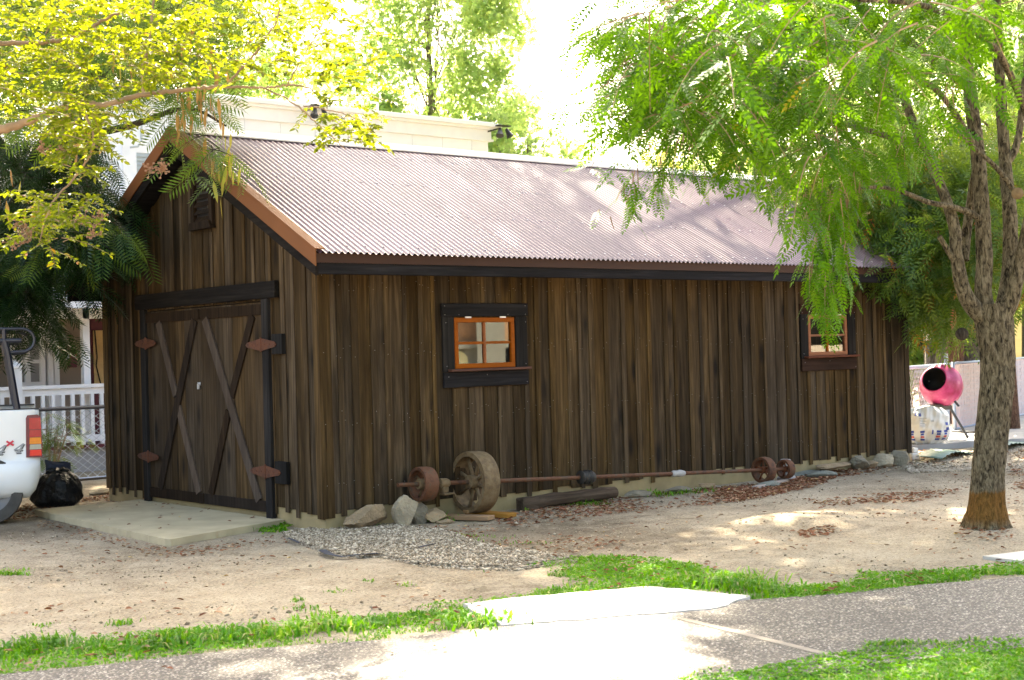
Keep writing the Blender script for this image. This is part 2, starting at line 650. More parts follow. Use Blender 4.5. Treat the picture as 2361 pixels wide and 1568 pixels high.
def m_ground():
    m, nt, b = mnew('dry_dirt')
    v = coords(nt, world=True)
    big = noise(nt, v, .55, 5, .6)
    mid = noise(nt, v, 3.5, 6, .65)
    fine = noise(nt, v, 45, 6, .7)
    c = ramp(nt, [(.3, (.205, .165, .115)), (.5, (.325, .27, .195)), (.68, (.405, .345, .255))], big)
    c = mixc(nt, c, (.46, .395, .295), mrange(nt, mid, .45, .7, 0, .7))
    c = mixc(nt, c, (.16, .12, .085), mrange(nt, mid, .42, .28, 0, .6))
    c = mixc(nt, c, mixc(nt, c, (.45, .42, .38), 1.0, 'MULTIPLY'), mrange(nt, fine, .5, .38, 0, 1))
    c = mixc(nt, c, (.55, .48, .36), mrange(nt, fine, .6, .72, 0, .8))
    # straw flecks
    v2 = coords(nt, (28, 90, 1), world=True)
    st = noise(nt, v2, 1.0, 3, .5, 1.5)
    c = mixc(nt, c, (.55, .45, .28), mrange(nt, st, .62, .7, 0, .7))
    # damp darker soil with outlines of its own
    for (sx_, sy_, r_, k_) in ((1.1, -2.0, 1.5, .75), (-1.7, .2, .9, .6), (-2.2, 3.0, 1.6, .7), (2.3, -1.0, 1.2, .45), (9.5, -1.5, 2.5, .5), (.6, 5.5, 1.6, .8)):
        ds = nd(nt, 'ShaderNodeVectorMath', operation='DISTANCE')
        nt.links.new(v, ds.inputs[0])
        ds.inputs[1].default_value = (sx_, sy_, 0)
        w_ = nd(nt, 'ShaderNodeMath', operation='MULTIPLY_ADD')
        nt.links.new(mid, w_.inputs[0])
        w_.inputs[1].default_value = 1.6
        nt.links.new(ds.outputs['Value'], w_.inputs[2])
        c = mixc(nt, c, mixc(nt, c, (.50, .47, .44), 1.0, 'MULTIPLY'), mrange(nt, w_.outputs[0], r_+.1, r_+.9, k_, 0))
    nt.links.new(c, b.inputs['Base Color'])
    b.inputs['Roughness'].default_value = .97
    b.inputs['Specular IOR Level'].default_value = .15
    ad = nd(nt, 'ShaderNodeMath', operation='ADD')
    nt.links.new(fine, ad.inputs[0])
    nt.links.new(mid, ad.inputs[1])
    bump(nt, b, ad.outputs[0], .7, .02)
    return m


def m_aggregate():
    m, nt, b = mnew('exposed_aggregate')
    v = coords(nt, world=True)
    vo = nt.nodes.new('ShaderNodeTexVoronoi')
    vo.inputs['Scale'].default_value = 62.0
    nt.links.new(v, vo.inputs['Vector'])
    sx = nt.nodes.new('ShaderNodeSeparateColor')
    nt.links.new(vo.outputs['Color'], sx.inputs[0])
    c = ramp(nt, [(0, (.045, .038, .032)), (.3, (.13, .108, .088)), (.6, (.25, .21, .165)), (.85, (.42, .37, .30)), (1, (.58, .53, .46))], sx.outputs[0])
    c = mixc(nt, c, (.055, .046, .038), mrange(nt, vo.outputs['Distance'], .36, .58, 0, .95))
    big = noise(nt, v, .8, 4)
    c = mixc(nt, c, mixc(nt, c, (.72, .70, .70), 1.0, 'MULTIPLY'), mrange(nt, big, .4, .65, 0, .8))
    nt.links.new(c, b.inputs['Base Color'])
    b.inputs['Roughness'].default_value = .7
    bump(nt, b, mrange(nt, vo.outputs['Distance'], 0, .6, 1, 0), .8, .01)
    return m


def m_gravel():
    m, nt, b = mnew('crushed_gravel')
    v = coords(nt, world=True)
    vo = nt.nodes.new('ShaderNodeTexVoronoi')
    vo.inputs['Scale'].default_value = 60.0
    nt.links.new(v, vo.inputs['Vector'])
    sx = nt.nodes.new('ShaderNodeSeparateColor')
    nt.links.new(vo.outputs['Color'], sx.inputs[0])
    c = ramp(nt, [(0, (.17, .13, .09)), (.4, (.30, .245, .175)), (.8, (.42, .35, .26)), (1, (.55, .48, .38))], sx.outputs[0])
    nt.links.new(c, b.inputs['Base Color'])
    b.inputs['Roughness'].default_value = .95
    bump(nt, b, mrange(nt, vo.outputs['Distance'], 0, .6, 1, 0), .9, .015)
    return m


M['ground'] = m_ground()
M['aggregate'] = m_aggregate()
M['gravel'] = m_gravel()


def m_mixer():
    m, nt, b = mnew('faded_red_drum')
    v = coords(nt, rnd=False)
    n = noise(nt, v, 5, 6, .6)
    c = ramp(nt, [(.35, (.27, .010, .06)), (.55, (.42, .035, .14)), (.72, (.55, .24, .30))], n)
    nt.links.new(c, b.inputs['Base Color'])
    b.inputs['Roughness'].default_value = .45
    bump(nt, b, noise(nt, v, 30, 3), .1, .004)
    return m


M['drum'] = m_mixer()
M['sack'] = m_plain('woven_sack', (.70, .68, .63), .7, .06, 5, .3)
M['print_blue'] = m_plain('blue_print', (.03, .06, .30), .6, .3, 20, .05)
M['print_red'] = m_plain('red_print', (.60, .10, .09), .6, .3, 20, .05)
M['print_grey'] = m_plain('grey_print', (.45, .45, .43), .6, .2, 30, .05)

G = [(0, (.02, .055, .006)), (.5, (.05, .11, .012)), (.9, (.10, .16, .02)), (1, (.2, .17, .02))]
M['leaf_right'] = m_leaf('pinnate_leaf', [(0, (.007, .038, .003)), (.5, (.025, .10, .005)), (.93, (.085, .20, .008)), (1, (.40, .25, .02))], .42, (.22, .44, .004), .14)
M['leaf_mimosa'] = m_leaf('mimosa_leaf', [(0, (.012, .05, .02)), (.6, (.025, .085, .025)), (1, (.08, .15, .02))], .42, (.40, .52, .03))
M['leaf_dark'] = m_leaf('shaded_mimosa_dark_leaf', [(0, (.004, .018, .007)), (.6, (.009, .032, .010)), (1, (.018, .048, .012))], .25, (.08, .14, .012))  # shade of the silk tree's lower crown put into the colour; evergreens share it
M['leaf_crape'] = m_leaf('crape_leaf', [(0, (.007, .028, .003)), (.4, (.026, .075, .005)), (.75, (.09, .15, .008)), (.9, (.17, .19, .015)), (.96, (.36, .16, .02)), (1, (.45, .10, .02))], .5, (.46, .50, .010), .4)
M['leaf_gum'] = m_leaf('sweetgum_leaf', [(0, (.09, .21, .11)), (.5, (.17, .31, .15)), (1, (.30, .36, .12))], .62, (.66, .82, .20))
M['leaf_hazy'] = m_leaf('hazy_sunlit_leaf', [(0, (.12, .17, .04)), (.5, (.2, .24, .06)), (1, (.34, .33, .08))], .55, (.8, .72, .12))  # haze and yellow backlight put into the leaf colour
M['leaf_pist'] = m_leaf('pistache_leaf', [(0, (.012, .045, .010)), (.55, (.035, .10, .016)), (.9, (.09, .16, .02)), (.97, (.22, .10, .04)), (1, (.5, .07, .02))], .42, (.35, .48, .03), .35)
M['leaf_shade'] = m_leaf('shade_tree_leaf', G, .3, (.3, .4, .03))
M['grass'] = m_leaf('grass_blade', [(0, (.025, .12, .004)), (.5, (.065, .25, .006)), (.85, (.16, .36, .010)), (1, (.42, .36, .15))], .4, (.28, .58, .008))
M['litter'] = m_leaf('leaf_litter', [(0, (.13, .05, .03)), (.4, (.24, .10, .06)), (.75, (.36, .22, .13)), (.93, (.5, .38, .24)), (1, (.6, .4, .05))], .1, (.4, .2, .05), .05, .9)
M['straw'] = m_leaf('straw_bits', [(0, (.25, .19, .12)), (.6, (.48, .39, .26)), (1, (.62, .53, .38))], .1, (.5, .4, .2), .05, .9)
M['pebble'] = m_leaf('pebbles', [(0, (.15, .115, .078)), (.5, (.33, .27, .19)), (1, (.56, .48, .37))], .02, (.4, .36, .3), .03, .95)
M['pod'] = m_leaf('seed_pod', [(0, (.25, .12, .05)), (.6, (.36, .18, .07)), (.8, (.3, .34, .05)), (1, (.34, .42, .05))], .5, (.6, .42, .08))
M['panicle'] = m_leaf('dry_panicle', [(0, (.30, .17, .11)), (1, (.5, .33, .24))], .2, (.6, .4, .2))
M['bark_right'] = m_bark('ridged_bark', (.016, .012, .007), (.10, .079, .047), (.23, .19, .122), stain=(.355, (1.0, .52, .12)), scale=1.0)
M['bark_dark'] = m_bark('dark_bark', (.012, .010, .008), (.04, .03, .022), (.075, .06, .045))
M['bark_smooth'] = m_plain('smooth_crape_bark', (.26, .17, .10), .8, .3, 6, .3)
M['bark_grey'] = m_bark('grey_bark', (.07, .06, .05), (.17, .15, .125), (.26, .23, .20))
M['bark_red'] = m_bark('red_brown_bark', (.03, .018, .012), (.10, .055, .035), (.16, .09, .06))

# ================================================================== GROUND
def gnoise(x, y):
    """gentle bumps of the yard, none near path or building"""
    h = (np.sin(x*1.3+.4)*np.cos(y*1.1-.7)+.6*np.sin(x*2.9+1.1+y*.8)+.4*np.cos(y*3.7-x*1.9))*.011
    h += .05*np.exp(-(((x-3.62)**2+(y+4.78)**2)/.55))
    h -= .035*np.exp(-(((x-2.8)**2+(y+3.55)**2)/.35))
    h += .04*np.exp(-(((x-3.3)**2+(y+3.0)**2)/.6))
    return h


def gz(x, y):
    m = 1.0
    d = (x+4.59)*.33+(y+4.03)*.943
    m *= float(np.clip(d/.8, 0, 1))
    m *= float(np.clip((abs(x-4.7)-4.9)/.5, 0, 1)) if -.3 < y < 5.2 else 1.0
    if -1.75 < x < .2 and .0 < y < 4.1:
        m = 0
    if y > 9 or x > 11 or x < -9 or y < -9:
        m = 0
    return float(gnoise(np.float64(x), np.float64(y)))*m


def axis(lo, hi, step, far):
    a = list(np.arange(lo, hi+1e-6, step))
    pre, post, s = [], [], step
    p, q = lo, hi
    while p > -far:
        s *= 1.6
        p -= s
        q += s
        pre.insert(0, p)
        post.append(q)
    return np.array(pre+a+post)


gx = axis(-8, 12, .12, 600)
gy = axis(-9, 10, .12, 600)
V = np.array([(x, y, gz(x, y)) for y in gy for x in gx])
nx, ny = len(gx), len(gy)
ii, jj = np.meshgrid(np.arange(nx-1), np.arange(ny-1))
a = (jj*nx+ii).ravel()
F = np.stack([a, a+1, a+1+nx, a+nx], 1)
g = np_mesh('ground', V, F, M['ground'], origin=(0, 0, 0), smooth=True)
struct(g)


def flat(name, pts, z, mat, thick=.05, kind='structure', label=None, cat=None, rough=0.0):
    if rough:
        q = []
        for i in range(len(pts)):
            a_, b_ = np.array(pts[i][:2]), np.array(pts[(i+1) % len(pts)][:2])
            m_ = max(1, int(np.linalg.norm(b_-a_)/.07))
            for k_ in range(m_):
                q.append(a_+(b_-a_)*k_/m_+rng.normal(0, rough, 2))
        pts = q
    mb = MB()
    mb.prism([(p[0], p[1], z-thick) for p in pts], (0, 0, thick))
    o = mb.build(name, mat)
    if kind == 'structure':
        struct(o)
    else:
        tag(o, label, cat)
    return o


# path: upper edge and lower edge run along (.943,-.33)
pd = np.array([.943, -.333])
pn = np.array([.333, .943])
u0 = np.array([-3.04, -4.58])


def pth(s, w):
    return u0 + pd*s - pn*w


up = [pth(s, .04*math.sin(s*1.7)+.03*math.sin(s*4.1)) for s in np.linspace(-14, 18, 90)]
lo = [pth(s, 1.92+.04*math.sin(s*1.3+1)) for s in np.linspace(18, -14, 60)]
flat('path', up+lo, .022, M['aggregate'])
flat('path_joint', [(-1.075, -5.62), (-1.02, -5.63), (-1.26, -7.0), (-1.315, -6.99)], .026, M['joint'], .03)
flat('concrete_strip', [gnd(1068, 1402)[:2], gnd(1200, 1386)[:2], gnd(1500, 1361)[:2], gnd(1728, 1384)[:2], gnd(1650, 1413)[:2], gnd(1160, 1452)[:2]], .030, M['concrete'], .06, rough=.010)
flat('concrete_strip', [gnd(2266, 1291)[:2], gnd(2361, 1279)[:2], (4.2, -6.1), (4.4, -6.6), gnd(2361, 1303)[:2]], .03, M['concrete'], .06)
flat('concrete_slab', [(-.035, .72), (-1.50, .22), (-1.52, .28), (-1.30, 3.92), (-.035, 3.95)], .065, M['slab'], .12, rough=.006)
flat('concrete_pad', [(10.6, 1.25), (19, -1.2), (24, 3.2), (14.0, 5.0), (10.6, 4.5)], .085, M['grey_concrete'], .14)
# gravel spread in front of the corner and at the far end
gp = [(650, 1232), (760, 1215), (900, 1213), (1020, 1225), (1120, 1262), (1340, 1290), (1180, 1312), (960, 1305), (880, 1285), (790, 1286), (715, 1262), (665, 1245)]
flat('gravel', [gnd(*p)[:2] for p in gp], .014, M['gravel'], .04, rough=.03)
gp = [(2075, 1068), (2180, 1045), (2361, 1030), (2361, 1090), (2230, 1085), (2100, 1092)]
flat('gravel', [gnd(*p)[:2] for p in gp], .014, M['gravel'], .04, rough=.04)

# ================================================================== BARN
BZ = .18
L, W = 9.3662, 4.8384
GO, EO = .3065, .4158
ZE, ZR = 2.4493+BZ, 3.9515+BZ
SL = (ZR-ZE)/(W/2+EO)
barn = thing('barn', (L/2, W/2, 0), 'dark weathered board and batten barn with brown corrugated metal roof', 'barn')


def roof_z(y):
    return ZE+SL*((y+EO) if y < W/2 else (W+EO-y))


# foundation
mb = MB()
for (x0, x1, y0, y1) in ((-.012, L+.012, -.012, .14), (-.012, .14, .14, W+.012), (L-.14, L+.012, .14, W+.012), (.14, L-.14, W-.14, W+.012)):
    mb.box(x0, x1, y0, y1, -.2, BZ+.03)
fo = mb.build('foundation', M['foundation'], barn)

# windows openings
WIN = [(1.566, 2.366), (7.2325, 8.0325)]
WZT, WZB = 1.8436+BZ, 1.8436-.5225+BZ
nails = MB()


def nail(p, n, r=.0042):
    """small four-sided stud at p, pointing along n (axis letter)"""
    p = np.array(p, float)
    if n == 'y':
        nails.add([p+(-r, 0, 0), p+(0, 0, -r), p+(r, 0, 0), p+(0, 0, r), p+(0, -r*.7, 0)], [(0, 1, 4), (1, 2, 4), (2, 3, 4), (3, 0, 4)])
    else:
        nails.add([p+(0, -r, 0), p+(0, 0, -r), p+(0, r, 0), p+(0, 0, r), p+(-r*.7, 0, 0)], [(0, 1, 4), (1, 2, 4), (2, 3, 4), (3, 0, 4)])


# --- long wall
mb = MB()
zt = roof_z(0)-.16
for x0, x1, z0, z1 in ((.0, WIN[0][0], BZ, zt), (WIN[0][1], WIN[1][0], BZ, zt), (WIN[1][1], L, BZ, zt),
                       (WIN[0][0], WIN[0][1], BZ, WZB), (WIN[0][0], WIN[0][1], WZT, zt), (WIN[1][0], WIN[1][1], BZ, WZB), (WIN[1][0], WIN[1][1], WZT, zt)):
    mb.box(x0, x1, .0, .03, z0, z1)
wall = mb.build('long_wall', M['inner'], barn)


def joints(a, b, lo=.15, hi=.27):
    out = [a]
    while out[-1] < b-hi:
        out.append(out[-1]+random.uniform(lo, hi))
    if b-out[-1] < .1 and len(out) > 1:
        out.pop()
    out.append(b)
    return out


js = joints(0, WIN[0][0]) + joints(*WIN[0], .18, .24)[1:] + joints(WIN[0][1], WIN[1][0])[1:] + joints(*WIN[1], .18, .24)[1:] + joints(WIN[1][1], L)[1:]


def in_win(x):
    return any(a-.001 <= x <= b+.001 for a, b in WIN)


rows = (.42, 1.05, 1.72, 2.35)
for i in range(len(js)-1):
    x0, x1 = js[i]+.002, js[i+1]-.002
    xm = (x0+x1)/2
    th = random.uniform(.019, .026)
    zb = BZ+random.uniform(-.035, .02)
    spans = [(zb, WZB-.001), (WZT+.001, zt)] if any(a < xm < b for a, b in WIN) else [(zb, zt)]
    for z0, z1 in spans:
        MB().cbox(x0, x1, -th, -.001, z0, z1, .003).build('board', M['board'], wall)
    for r in rows:
        if any(z0+.05 < r < z1-.05 for z0, z1 in spans):
            for dx in (.035, -.035):
                nail(((x0 if dx > 0 else x1)+dx*random.uniform(.8, 1.3), -th-.0005, r+random.uniform(-.06, .06)), 'y')
for i, x in enumerate(js):
    w = random.uniform(.045, .085)
    inside = any(a+.02 < x < b-.02 for a, b in WIN)
    edge = any(abs(x-a) < .02 or abs(x-b) < .02 for a, b in WIN)
    xa, xb = x-w/2, x+w/2
    if i == 0:
        xa, xb = -.05, .085
    if i == len(js)-1:
        xa, xb = x-.07, x+.03
    zb = BZ+random.uniform(-.07, .015)
    if inside:
        spans = [(zb, WZB-.20), (WZT+.15, zt)]
    elif edge:
        spans = [(zb, WZB-.2), (WZT+.15, zt)]
    else:
        near = any(a-.17 < x < b+.19 for a, b in WIN)
        spans = [(zb, WZB-.2), (WZT+.15, zt)] if near else [(zb, zt)]
    d = random.uniform(.007, .012)
    for z0, z1 in spans:
        MB().cbox(xa, xb, -.027-d, -.027, z0, z1, .003).build('batten', M['batten'], wall)
    for r in rows:
        if any(z0+.05 < r < z1-.05 for z0, z1 in spans):
            nail((x, -.028-d, r+random.uniform(-.09, .09)), 'y')
# --- gable wall (faces -x)
DY0, DY1, DZ0, DZ1 = 1.0, 3.64, .12, 2.24
VY0, VY1, VZ0, VZ1 = 2.05, 2.38, 3.08, 3.80
mb = MB()


def gpoly(y0, y1, z0, off=.17):
    pts = [(0, y0, z0), (0, y1, z0), (0, y1, roof_z(y1)-off)]
    if y0 < W/2 < y1:
        pts.append((0, W/2, ZR-off))
    pts.append((0, y0, roof_z(y0)-off))
    return pts


for y0, y1, z0 in ((.03, DY0, BZ), (DY0, DY1, DZ1), (DY1, W-.03, BZ)):
    mb.prism(gpoly(y0, y1, z0, .2), (.03, 0, 0))
gwall = mb.build('gable_wall', M['inner'], barn)
gj = joints(.0, DY0, .16, .24) + joints(DY0, DY1, .17, .25)[1:] + joints(DY1, W, .17, .25)[1:]
for i in range(len(gj)-1):
    y0, y1 = gj[i]+.002, gj[i+1]-.002
    ym = (y0+y1)/2
    th = random.uniform(.019, .026)
    z0 = DZ1 if DY0 < ym < DY1 else BZ+random.uniform(-.035, .01)
    mb = MB()
    mb.prism([(p[0]-th, p[1], p[2]) for p in gpoly(y0, y1, z0)], (th-.001, 0, 0))
    mb.build('board', M['gable_board'], gwall)
    for r in (.5, 1.2, 1.9, 2.55, 3.2):
        if z0+.05 < r < roof_z(ym)-.3:
            nail((-th-.0005, y0+.04, r+random.uniform(-.06, .06)), 'x')
for i, y in enumerate(gj):
    w = random.uniform(.045, .08)
    ya, yb = max(y-w/2, .0), min(y+w/2, W)
    if i == 0:
        ya, yb = -.028, .09
    if i == len(gj)-1:
        ya, yb = W-.1, W+.02
    z0 = DZ1+.01 if DY0-.05 < y < DY1+.05 else BZ+random.uniform(-.12, .0)
    d = random.uniform(.007, .012)
    spans = [(z0, None)]
    if VY0-.05 < y < VY1+.05:
        spans = [(z0, VZ0-.06)]
    for a, b in spans:
        mb = MB()
        if b is None:
            mb.prism([(p[0]-.027-d, p[1], p[2]) for p in gpoly(ya, yb, a)], (d, 0, 0))
        else:
            mb.box(-.027-d, -.027, ya, yb, a, b)
        mb.build('batten', M['batten'], gwall)
nn = nails.build('nails', M['nail'], wall, fix=False)
stuff(nn)
# rear walls and floor
MB().box(.03, L-.03, W-.03, W, BZ, roof_z(W)-.16).build('rear_wall', M['inner'], barn)
mb = MB()
mb.prism([(L-.03, p[1], p[2]) for p in gpoly(.03, W-.03, BZ, .2)], (.03, 0, 0))
mb.build('end_wall', M['board'], barn)
MB().box(.14, L-.14, .14, W-.14, .0, .1).build('barn_floor', M['slab'], barn)

# --- roof
mb = MB()
for s in (0, 1):
    y0, y1 = (-EO+.02, W/2) if s == 0 else (W+EO-.02, W/2)
    z0, z1 = roof_z(y0 if s == 0 else y0)-.05, ZR-.05
    mb.prism([(-GO+.03, y0, z0), (L+GO-.03, y0, z0), (L+GO-.03, y1, z1), (-GO+.03, y1, z1)], (0, 0, -.03))
roof = mb.build('roof', M['dark_trim_x'], barn)
NP, NWV = 12, 12
pw = (L+2*GO)/NP
amp = .0115


def panel_mesh(side):
    """corrugated sheet, a little over its cover width so that each sheet laps under the next"""
    vs, fs = [], []
    sg = 16
    n = NWV*sg+sg//2
    ext = .035
    for i in range(n+1):
        x = i*pw/(NWV*sg)
        lap = -.006*max(0, i-NWV*sg+2)/(sg/2)
        c = amp*math.cos(2*math.pi*i/sg)
        ln = W/2+EO
        for k in range(2):
            yy = -ext if k == 0 else ln-.01
            vs.append((x, yy if side == 0 else -yy, yy*SL+c+.012+lap))
    for i in range(n):
        q = (2*i, 2*i+2, 2*i+3, 2*i+1)
        fs.append(q if side == 0 else q[::-1])
    me = bpy.data.meshes.new('roof_panel')
    me.from_pydata(vs, [], fs)
    me.polygons.foreach_set('use_smooth', [True]*len(fs))
    me.materials.append(M['roof'])
    return me


for side in (0, 1):
    me = panel_mesh(side)
    for k in range(NP):
        o = link('roof_panel', me, None, roof, (-GO+k*pw, -EO if side == 0 else W+EO, ZE))
# screws on the front slope
sc = MB()
for fy in (.02, .3, .58, .86):
    yy = -EO+.03+fy*(W/2+EO)
    for k in range(NP*NWV//3):
        x = -GO+(k*3)*pw/NWV+.0
        z = ZE+(yy+EO)*SL+.012+amp
        r = .011
        sc.add([(x-r, yy-r, z-.003), (x+r, yy-r, z-.003), (x+r, yy+r, z+.002), (x-r, yy+r, z+.002), (x, yy, z+.012)], [(0, 1, 4), (1, 2, 4), (2, 3, 4), (3, 0, 4)])
stuff(sc.build('screws', M['screw'], roof, fix=False))
# ridge cap
mb = MB()
pr = []
for yy, dz in ((-.13, -.13*SL+.03), (-.13, -.13*SL+.045), (0, .062), (.13, -.13*SL+.045), (.13, -.13*SL+.03), (0, .045)):
    pr.append((-GO+.02, W/2+yy, ZR+dz))
mb.prism(pr, (L+2*GO-.04, 0, 0))
mb.build('ridge_cap', M['cap'], roof)
# rake trim, both gables, both slopes (brown metal face, flat flange on top, dark board below)
for gx0, sgn in ((-GO, -1), (L+GO, 1)):
    for s in (0, 1):
        ya, yb = (-EO-.03, W/2) if s == 0 else (W+EO+.03, W/2)
        za = ZE-.03*SL
        zb = ZR
        x0 = gx0+sgn*.012
        mb = MB()
        mb.prism([(x0, ya, za+.035), (x0, yb, zb+.035), (x0, yb, zb-.12), (x0, ya, za-.12)], (-sgn*.010, 0, 0))
        mb.prism([(x0, ya, za+.036), (x0, yb, zb+.036), (x0, yb, zb+.044), (x0, ya, za+.044)], (-sgn*.11, 0, 0))
        mb.build('rake_trim', M['rake'], roof)
        mb = MB()
        x1 = gx0-sgn*.002
        mb.prism([(x1, ya+(.03 if s == 0 else -.03), za-.085), (x1, yb, zb-.10), (x1, yb, zb-.235), (x1, ya+(.03 if s == 0 else -.03), za-.205)], (-sgn*.035, 0, 0))
        mb.build('rake_board', M['dark_trim_y'], roof)
# eave trim
for yy, sg in ((-EO, -1), (W+EO, 1)):
    MB().box(-GO+.0, L+GO, yy-.004 if sg < 0 else yy-.006, yy+.006 if sg < 0 else yy+.004, ZE-.10, ZE-.012).build('eave_flashing', M['eave'], roof)
    a, b = (yy+.007, yy+.045) if sg < 0 else (yy-.045, yy-.007)
    MB().cbox(-GO+.03, L+GO-.03, a, b, ZE-.205, ZE-.075, .004).build('fascia', M['dark_trim_x'], roof)
    # soffit boards
for s in (0, 1):
    ya, yb = (-EO+.046, -.03) if s == 0 else (W+EO-.046, W+.03)
    mb = MB()
    mb.prism([(-GO+.06, ya, ZE-.1), (L+GO-.06, ya, ZE-.1), (L+GO-.06, yb, roof_z(0)-.1), (-GO+.06, yb, roof_z(0)-.1)], (0, 0, .02))
    mb.build('soffit', M['dark_trim_x'], roof)

# --- windows


def window(x0, x1, head, side, apron, label):
    fr = .05
    mb = MB()
    y0, y1 = -.045, .0
    mb.cbox(x0, x1, y0, y1, WZT-fr, WZT, .004)
    mb.cbox(x0, x1, y0, y1, WZB, WZB+fr, .004)
    mb.cbox(x0, x0+fr, y0, y1, WZB+fr, WZT-fr, .004)
    mb.cbox(x1-fr, x1, y0, y1, WZB+fr, WZT-fr, .004)
    w = mb.build('window', M['sash'], barn)
    w['label'] = label
    xm, zm = (x0+x1)/2, (WZT+WZB)/2
    mb = MB()
    mb.cbox(xm-.016, xm+.016, -.038, -.008, WZB+fr, WZT-fr, .004)
    mb.build('mullion', M['sash'], w)
    mb = MB()
    mb.cbox(x0+fr, x1-fr, -.0365, -.0095, zm-.014, zm+.014, .004)
    mb.build('glazing_bar', M['sash'], w)
    for a, b in ((x0+fr, xm-.016), (xm+.016, x1-fr)):
        for c, d in ((WZB+fr, zm-.014), (zm+.014, WZT-fr)):
            MB().add([(a, -.02, c), (b, -.02, c), (b, -.02, d), (a, -.02, d)], [(0, 1, 2, 3)]).build('pane', M['pane'], w, fix=False)
    MB().cbox(x0-.16, x1+.18, -.058, -.026, WZT+.012, WZT+.145, .004).build('head_trim', head, w)
    MB().cbox(x0-.155, x0-.008, -.052, -.026, WZB-.03, WZT+.01, .004).build('side_trim', side, w)
    MB().cbox(x1+.008, x1+.17, -.052, -.026, WZB-.03, WZT+.01, .004).build('side_trim', side, w)
    MB().cbox(x0-.10, x1+.165, -.12, -.0, WZB-.028, WZB-.002, .005).build('window_sill', M['sill'], w)
    MB().cbox(x0-.155, x1+.17, -.060, -.026, WZB-.19, WZB-.035, .004).build('apron', apron, w)
    for hx in (x0+.14, x1-.2):
        MB().box(hx, hx+.08, -.05, -.0455, WZT-.005, WZT+.011).build('hinge', M['steel'], w)
    mb = MB()
    for px, pz in ((x0-.13, WZT+.12), (x0-.13, WZT+.03), (x1+.14, WZT+.12), (x1+.14, WZT+.03), (x0+.05, WZT+.03), (x1-.1, WZT+.03), (x0-.12, WZT-.05), (x1+.14, WZT-.05), (x0-.12, WZB+.03), (x1+.13, WZB+.03), (x0-.1, WZB-.08), (x1+.14, WZB-.16), (x0+.4, WZB-.07)):
        r = .006
        y = -.062
        mb.add([(px-r, y, pz), (px, y, pz-r), (px+r, y, pz), (px, y, pz+r), (px, y-.004, pz)], [(0, 1, 4), (1, 2, 4), (2, 3, 4), (3, 0, 4)])
    stuff(mb.build('nails', M['nail'], w, fix=False))
    return w


w1 = window(*WIN[0], M['dark_trim_x'], M['dark_trim_z'], M['dark_trim_x'], 'small window with grey black trim boards')
w2 = window(*WIN[1], M['red_trim_x'], M['dark_trim_z'], M['red_trim_x'], 'small window with red brown apron beside the far corner')

# --- double door
MB().cbox(-.085, -.03, .70, 3.86, DZ1+.02, DZ1+.19, .006).build('door_header', M['dark_trim_y'], barn)
MB().cbox(-.075, -.026, .87, .995, .06, DZ1+.018, .006).build('door_jamb', M['dark_trim_z'], barn)
MB().cbox(-.07, -.026, 3.645, 3.77, .06, DZ1+.018, .006).build('door_jamb', M['dark_trim_z'], barn)
YM = 2.33


def dp(px, py):
    p = on_x(px, py, -.05)
    return p[1], p[2]


def leaf(y0, y1, braces, name='door'):
    d = MB().box(-.0175, -.006, y0+.004, y1-.004, DZ0+.004, DZ1-.014).build(name, M['inner'], barn)
    yy = joints(y0, y1, .15, .26)
    for i in range(len(yy)-1):
        th = random.uniform(.0, .004)
        MB().cbox(-.042-th, -.018, yy[i]+.002, yy[i+1]-.002, DZ0, DZ1-.01, .003).build('plank', M['door_plank'], d)
    MB().cbox(-.064, -.047, y0+.01, y1-.01, DZ1-.14, DZ1-.03, .003).build('top_rail', M['brace_dark'], d)
    MB().cbox(-.064, -.047, y0+.01, y1-.01, DZ0, DZ0+.11, .003).build('bottom_rail', M['brace_dark'], d)
    for (a, b, mt, off, wd) in braces:
        ya, za = a
        yb, zb = b
        v = np.array([0, yb-ya, zb-za])
        v /= np.linalg.norm(v)
        nrm = np.array([0, -v[2], v[1]])*wd/2
        p, q = np.array([-.047-off, ya, za]), np.array([-.047-off, yb, zb])
        mb = MB()
        mb.prism([p+nrm, q+nrm, q-nrm, p-nrm], (-.018, 0, 0))
        mb.build('brace', mt, d)
    return d


zt_, zb_ = DZ1-.14, DZ0+.11
lf_r = leaf(DY0+.005, YM-.003, [((dp(474, 728)[0], zt_), (dp(600, 1160)[0], zb_), M['brace_light'], .004, .12),
                               ((dp(583, 728)[0], zt_), (dp(535, 925)[0], 1.28), M['brace_dark'], 0, .11), ((dp(528, 950)[0], 1.12), (dp(488, 1140)[0], zb_), M['brace_dark'], 0, .11)])
lf_l = leaf(YM+.003, DY1-.005, [((dp(450, 728)[0], zt_), (dp(372, 1140)[0], zb_), M['brace_dark'], .004, .12),
                               ((dp(366, 735)[0], zt_), (dp(407, 925)[0], 1.28), M['brace_light'], 0, .11), ((dp(413, 950)[0], 1.15), (dp(460, 1130)[0], zb_), M['brace_light'], 0, .11)])


def hinge(parent, yk, z, sgn, l=.31, h=.125):
    """two rusty triangular straps back to back, knuckle at yk"""
    mb = MB()
    x = -.078
    for s, ln in ((1, l), (-1, l*.95)):
        mb.prism([(x, yk+s*.006, z+h/2), (x, yk+s*ln*.9, z+.025), (x, yk+s*ln, z), (x, yk+s*ln*.9, z-.025), (x, yk+s*.006, z-h/2)], (-.008, 0, 0))
    mb.tube([(x-.008, yk, z-h/2-.01), (x-.008, yk, z+h/2+.01)], .011, 8)
    for s in (1, -1):
        for q in (.07, .17, .26):
            mb.cbox(x-.014, x-.008, yk+s*q-.007, yk+s*q+.007, z-.007, z+.007, .002)
    mb.build('hinge', M['hinge'], parent)


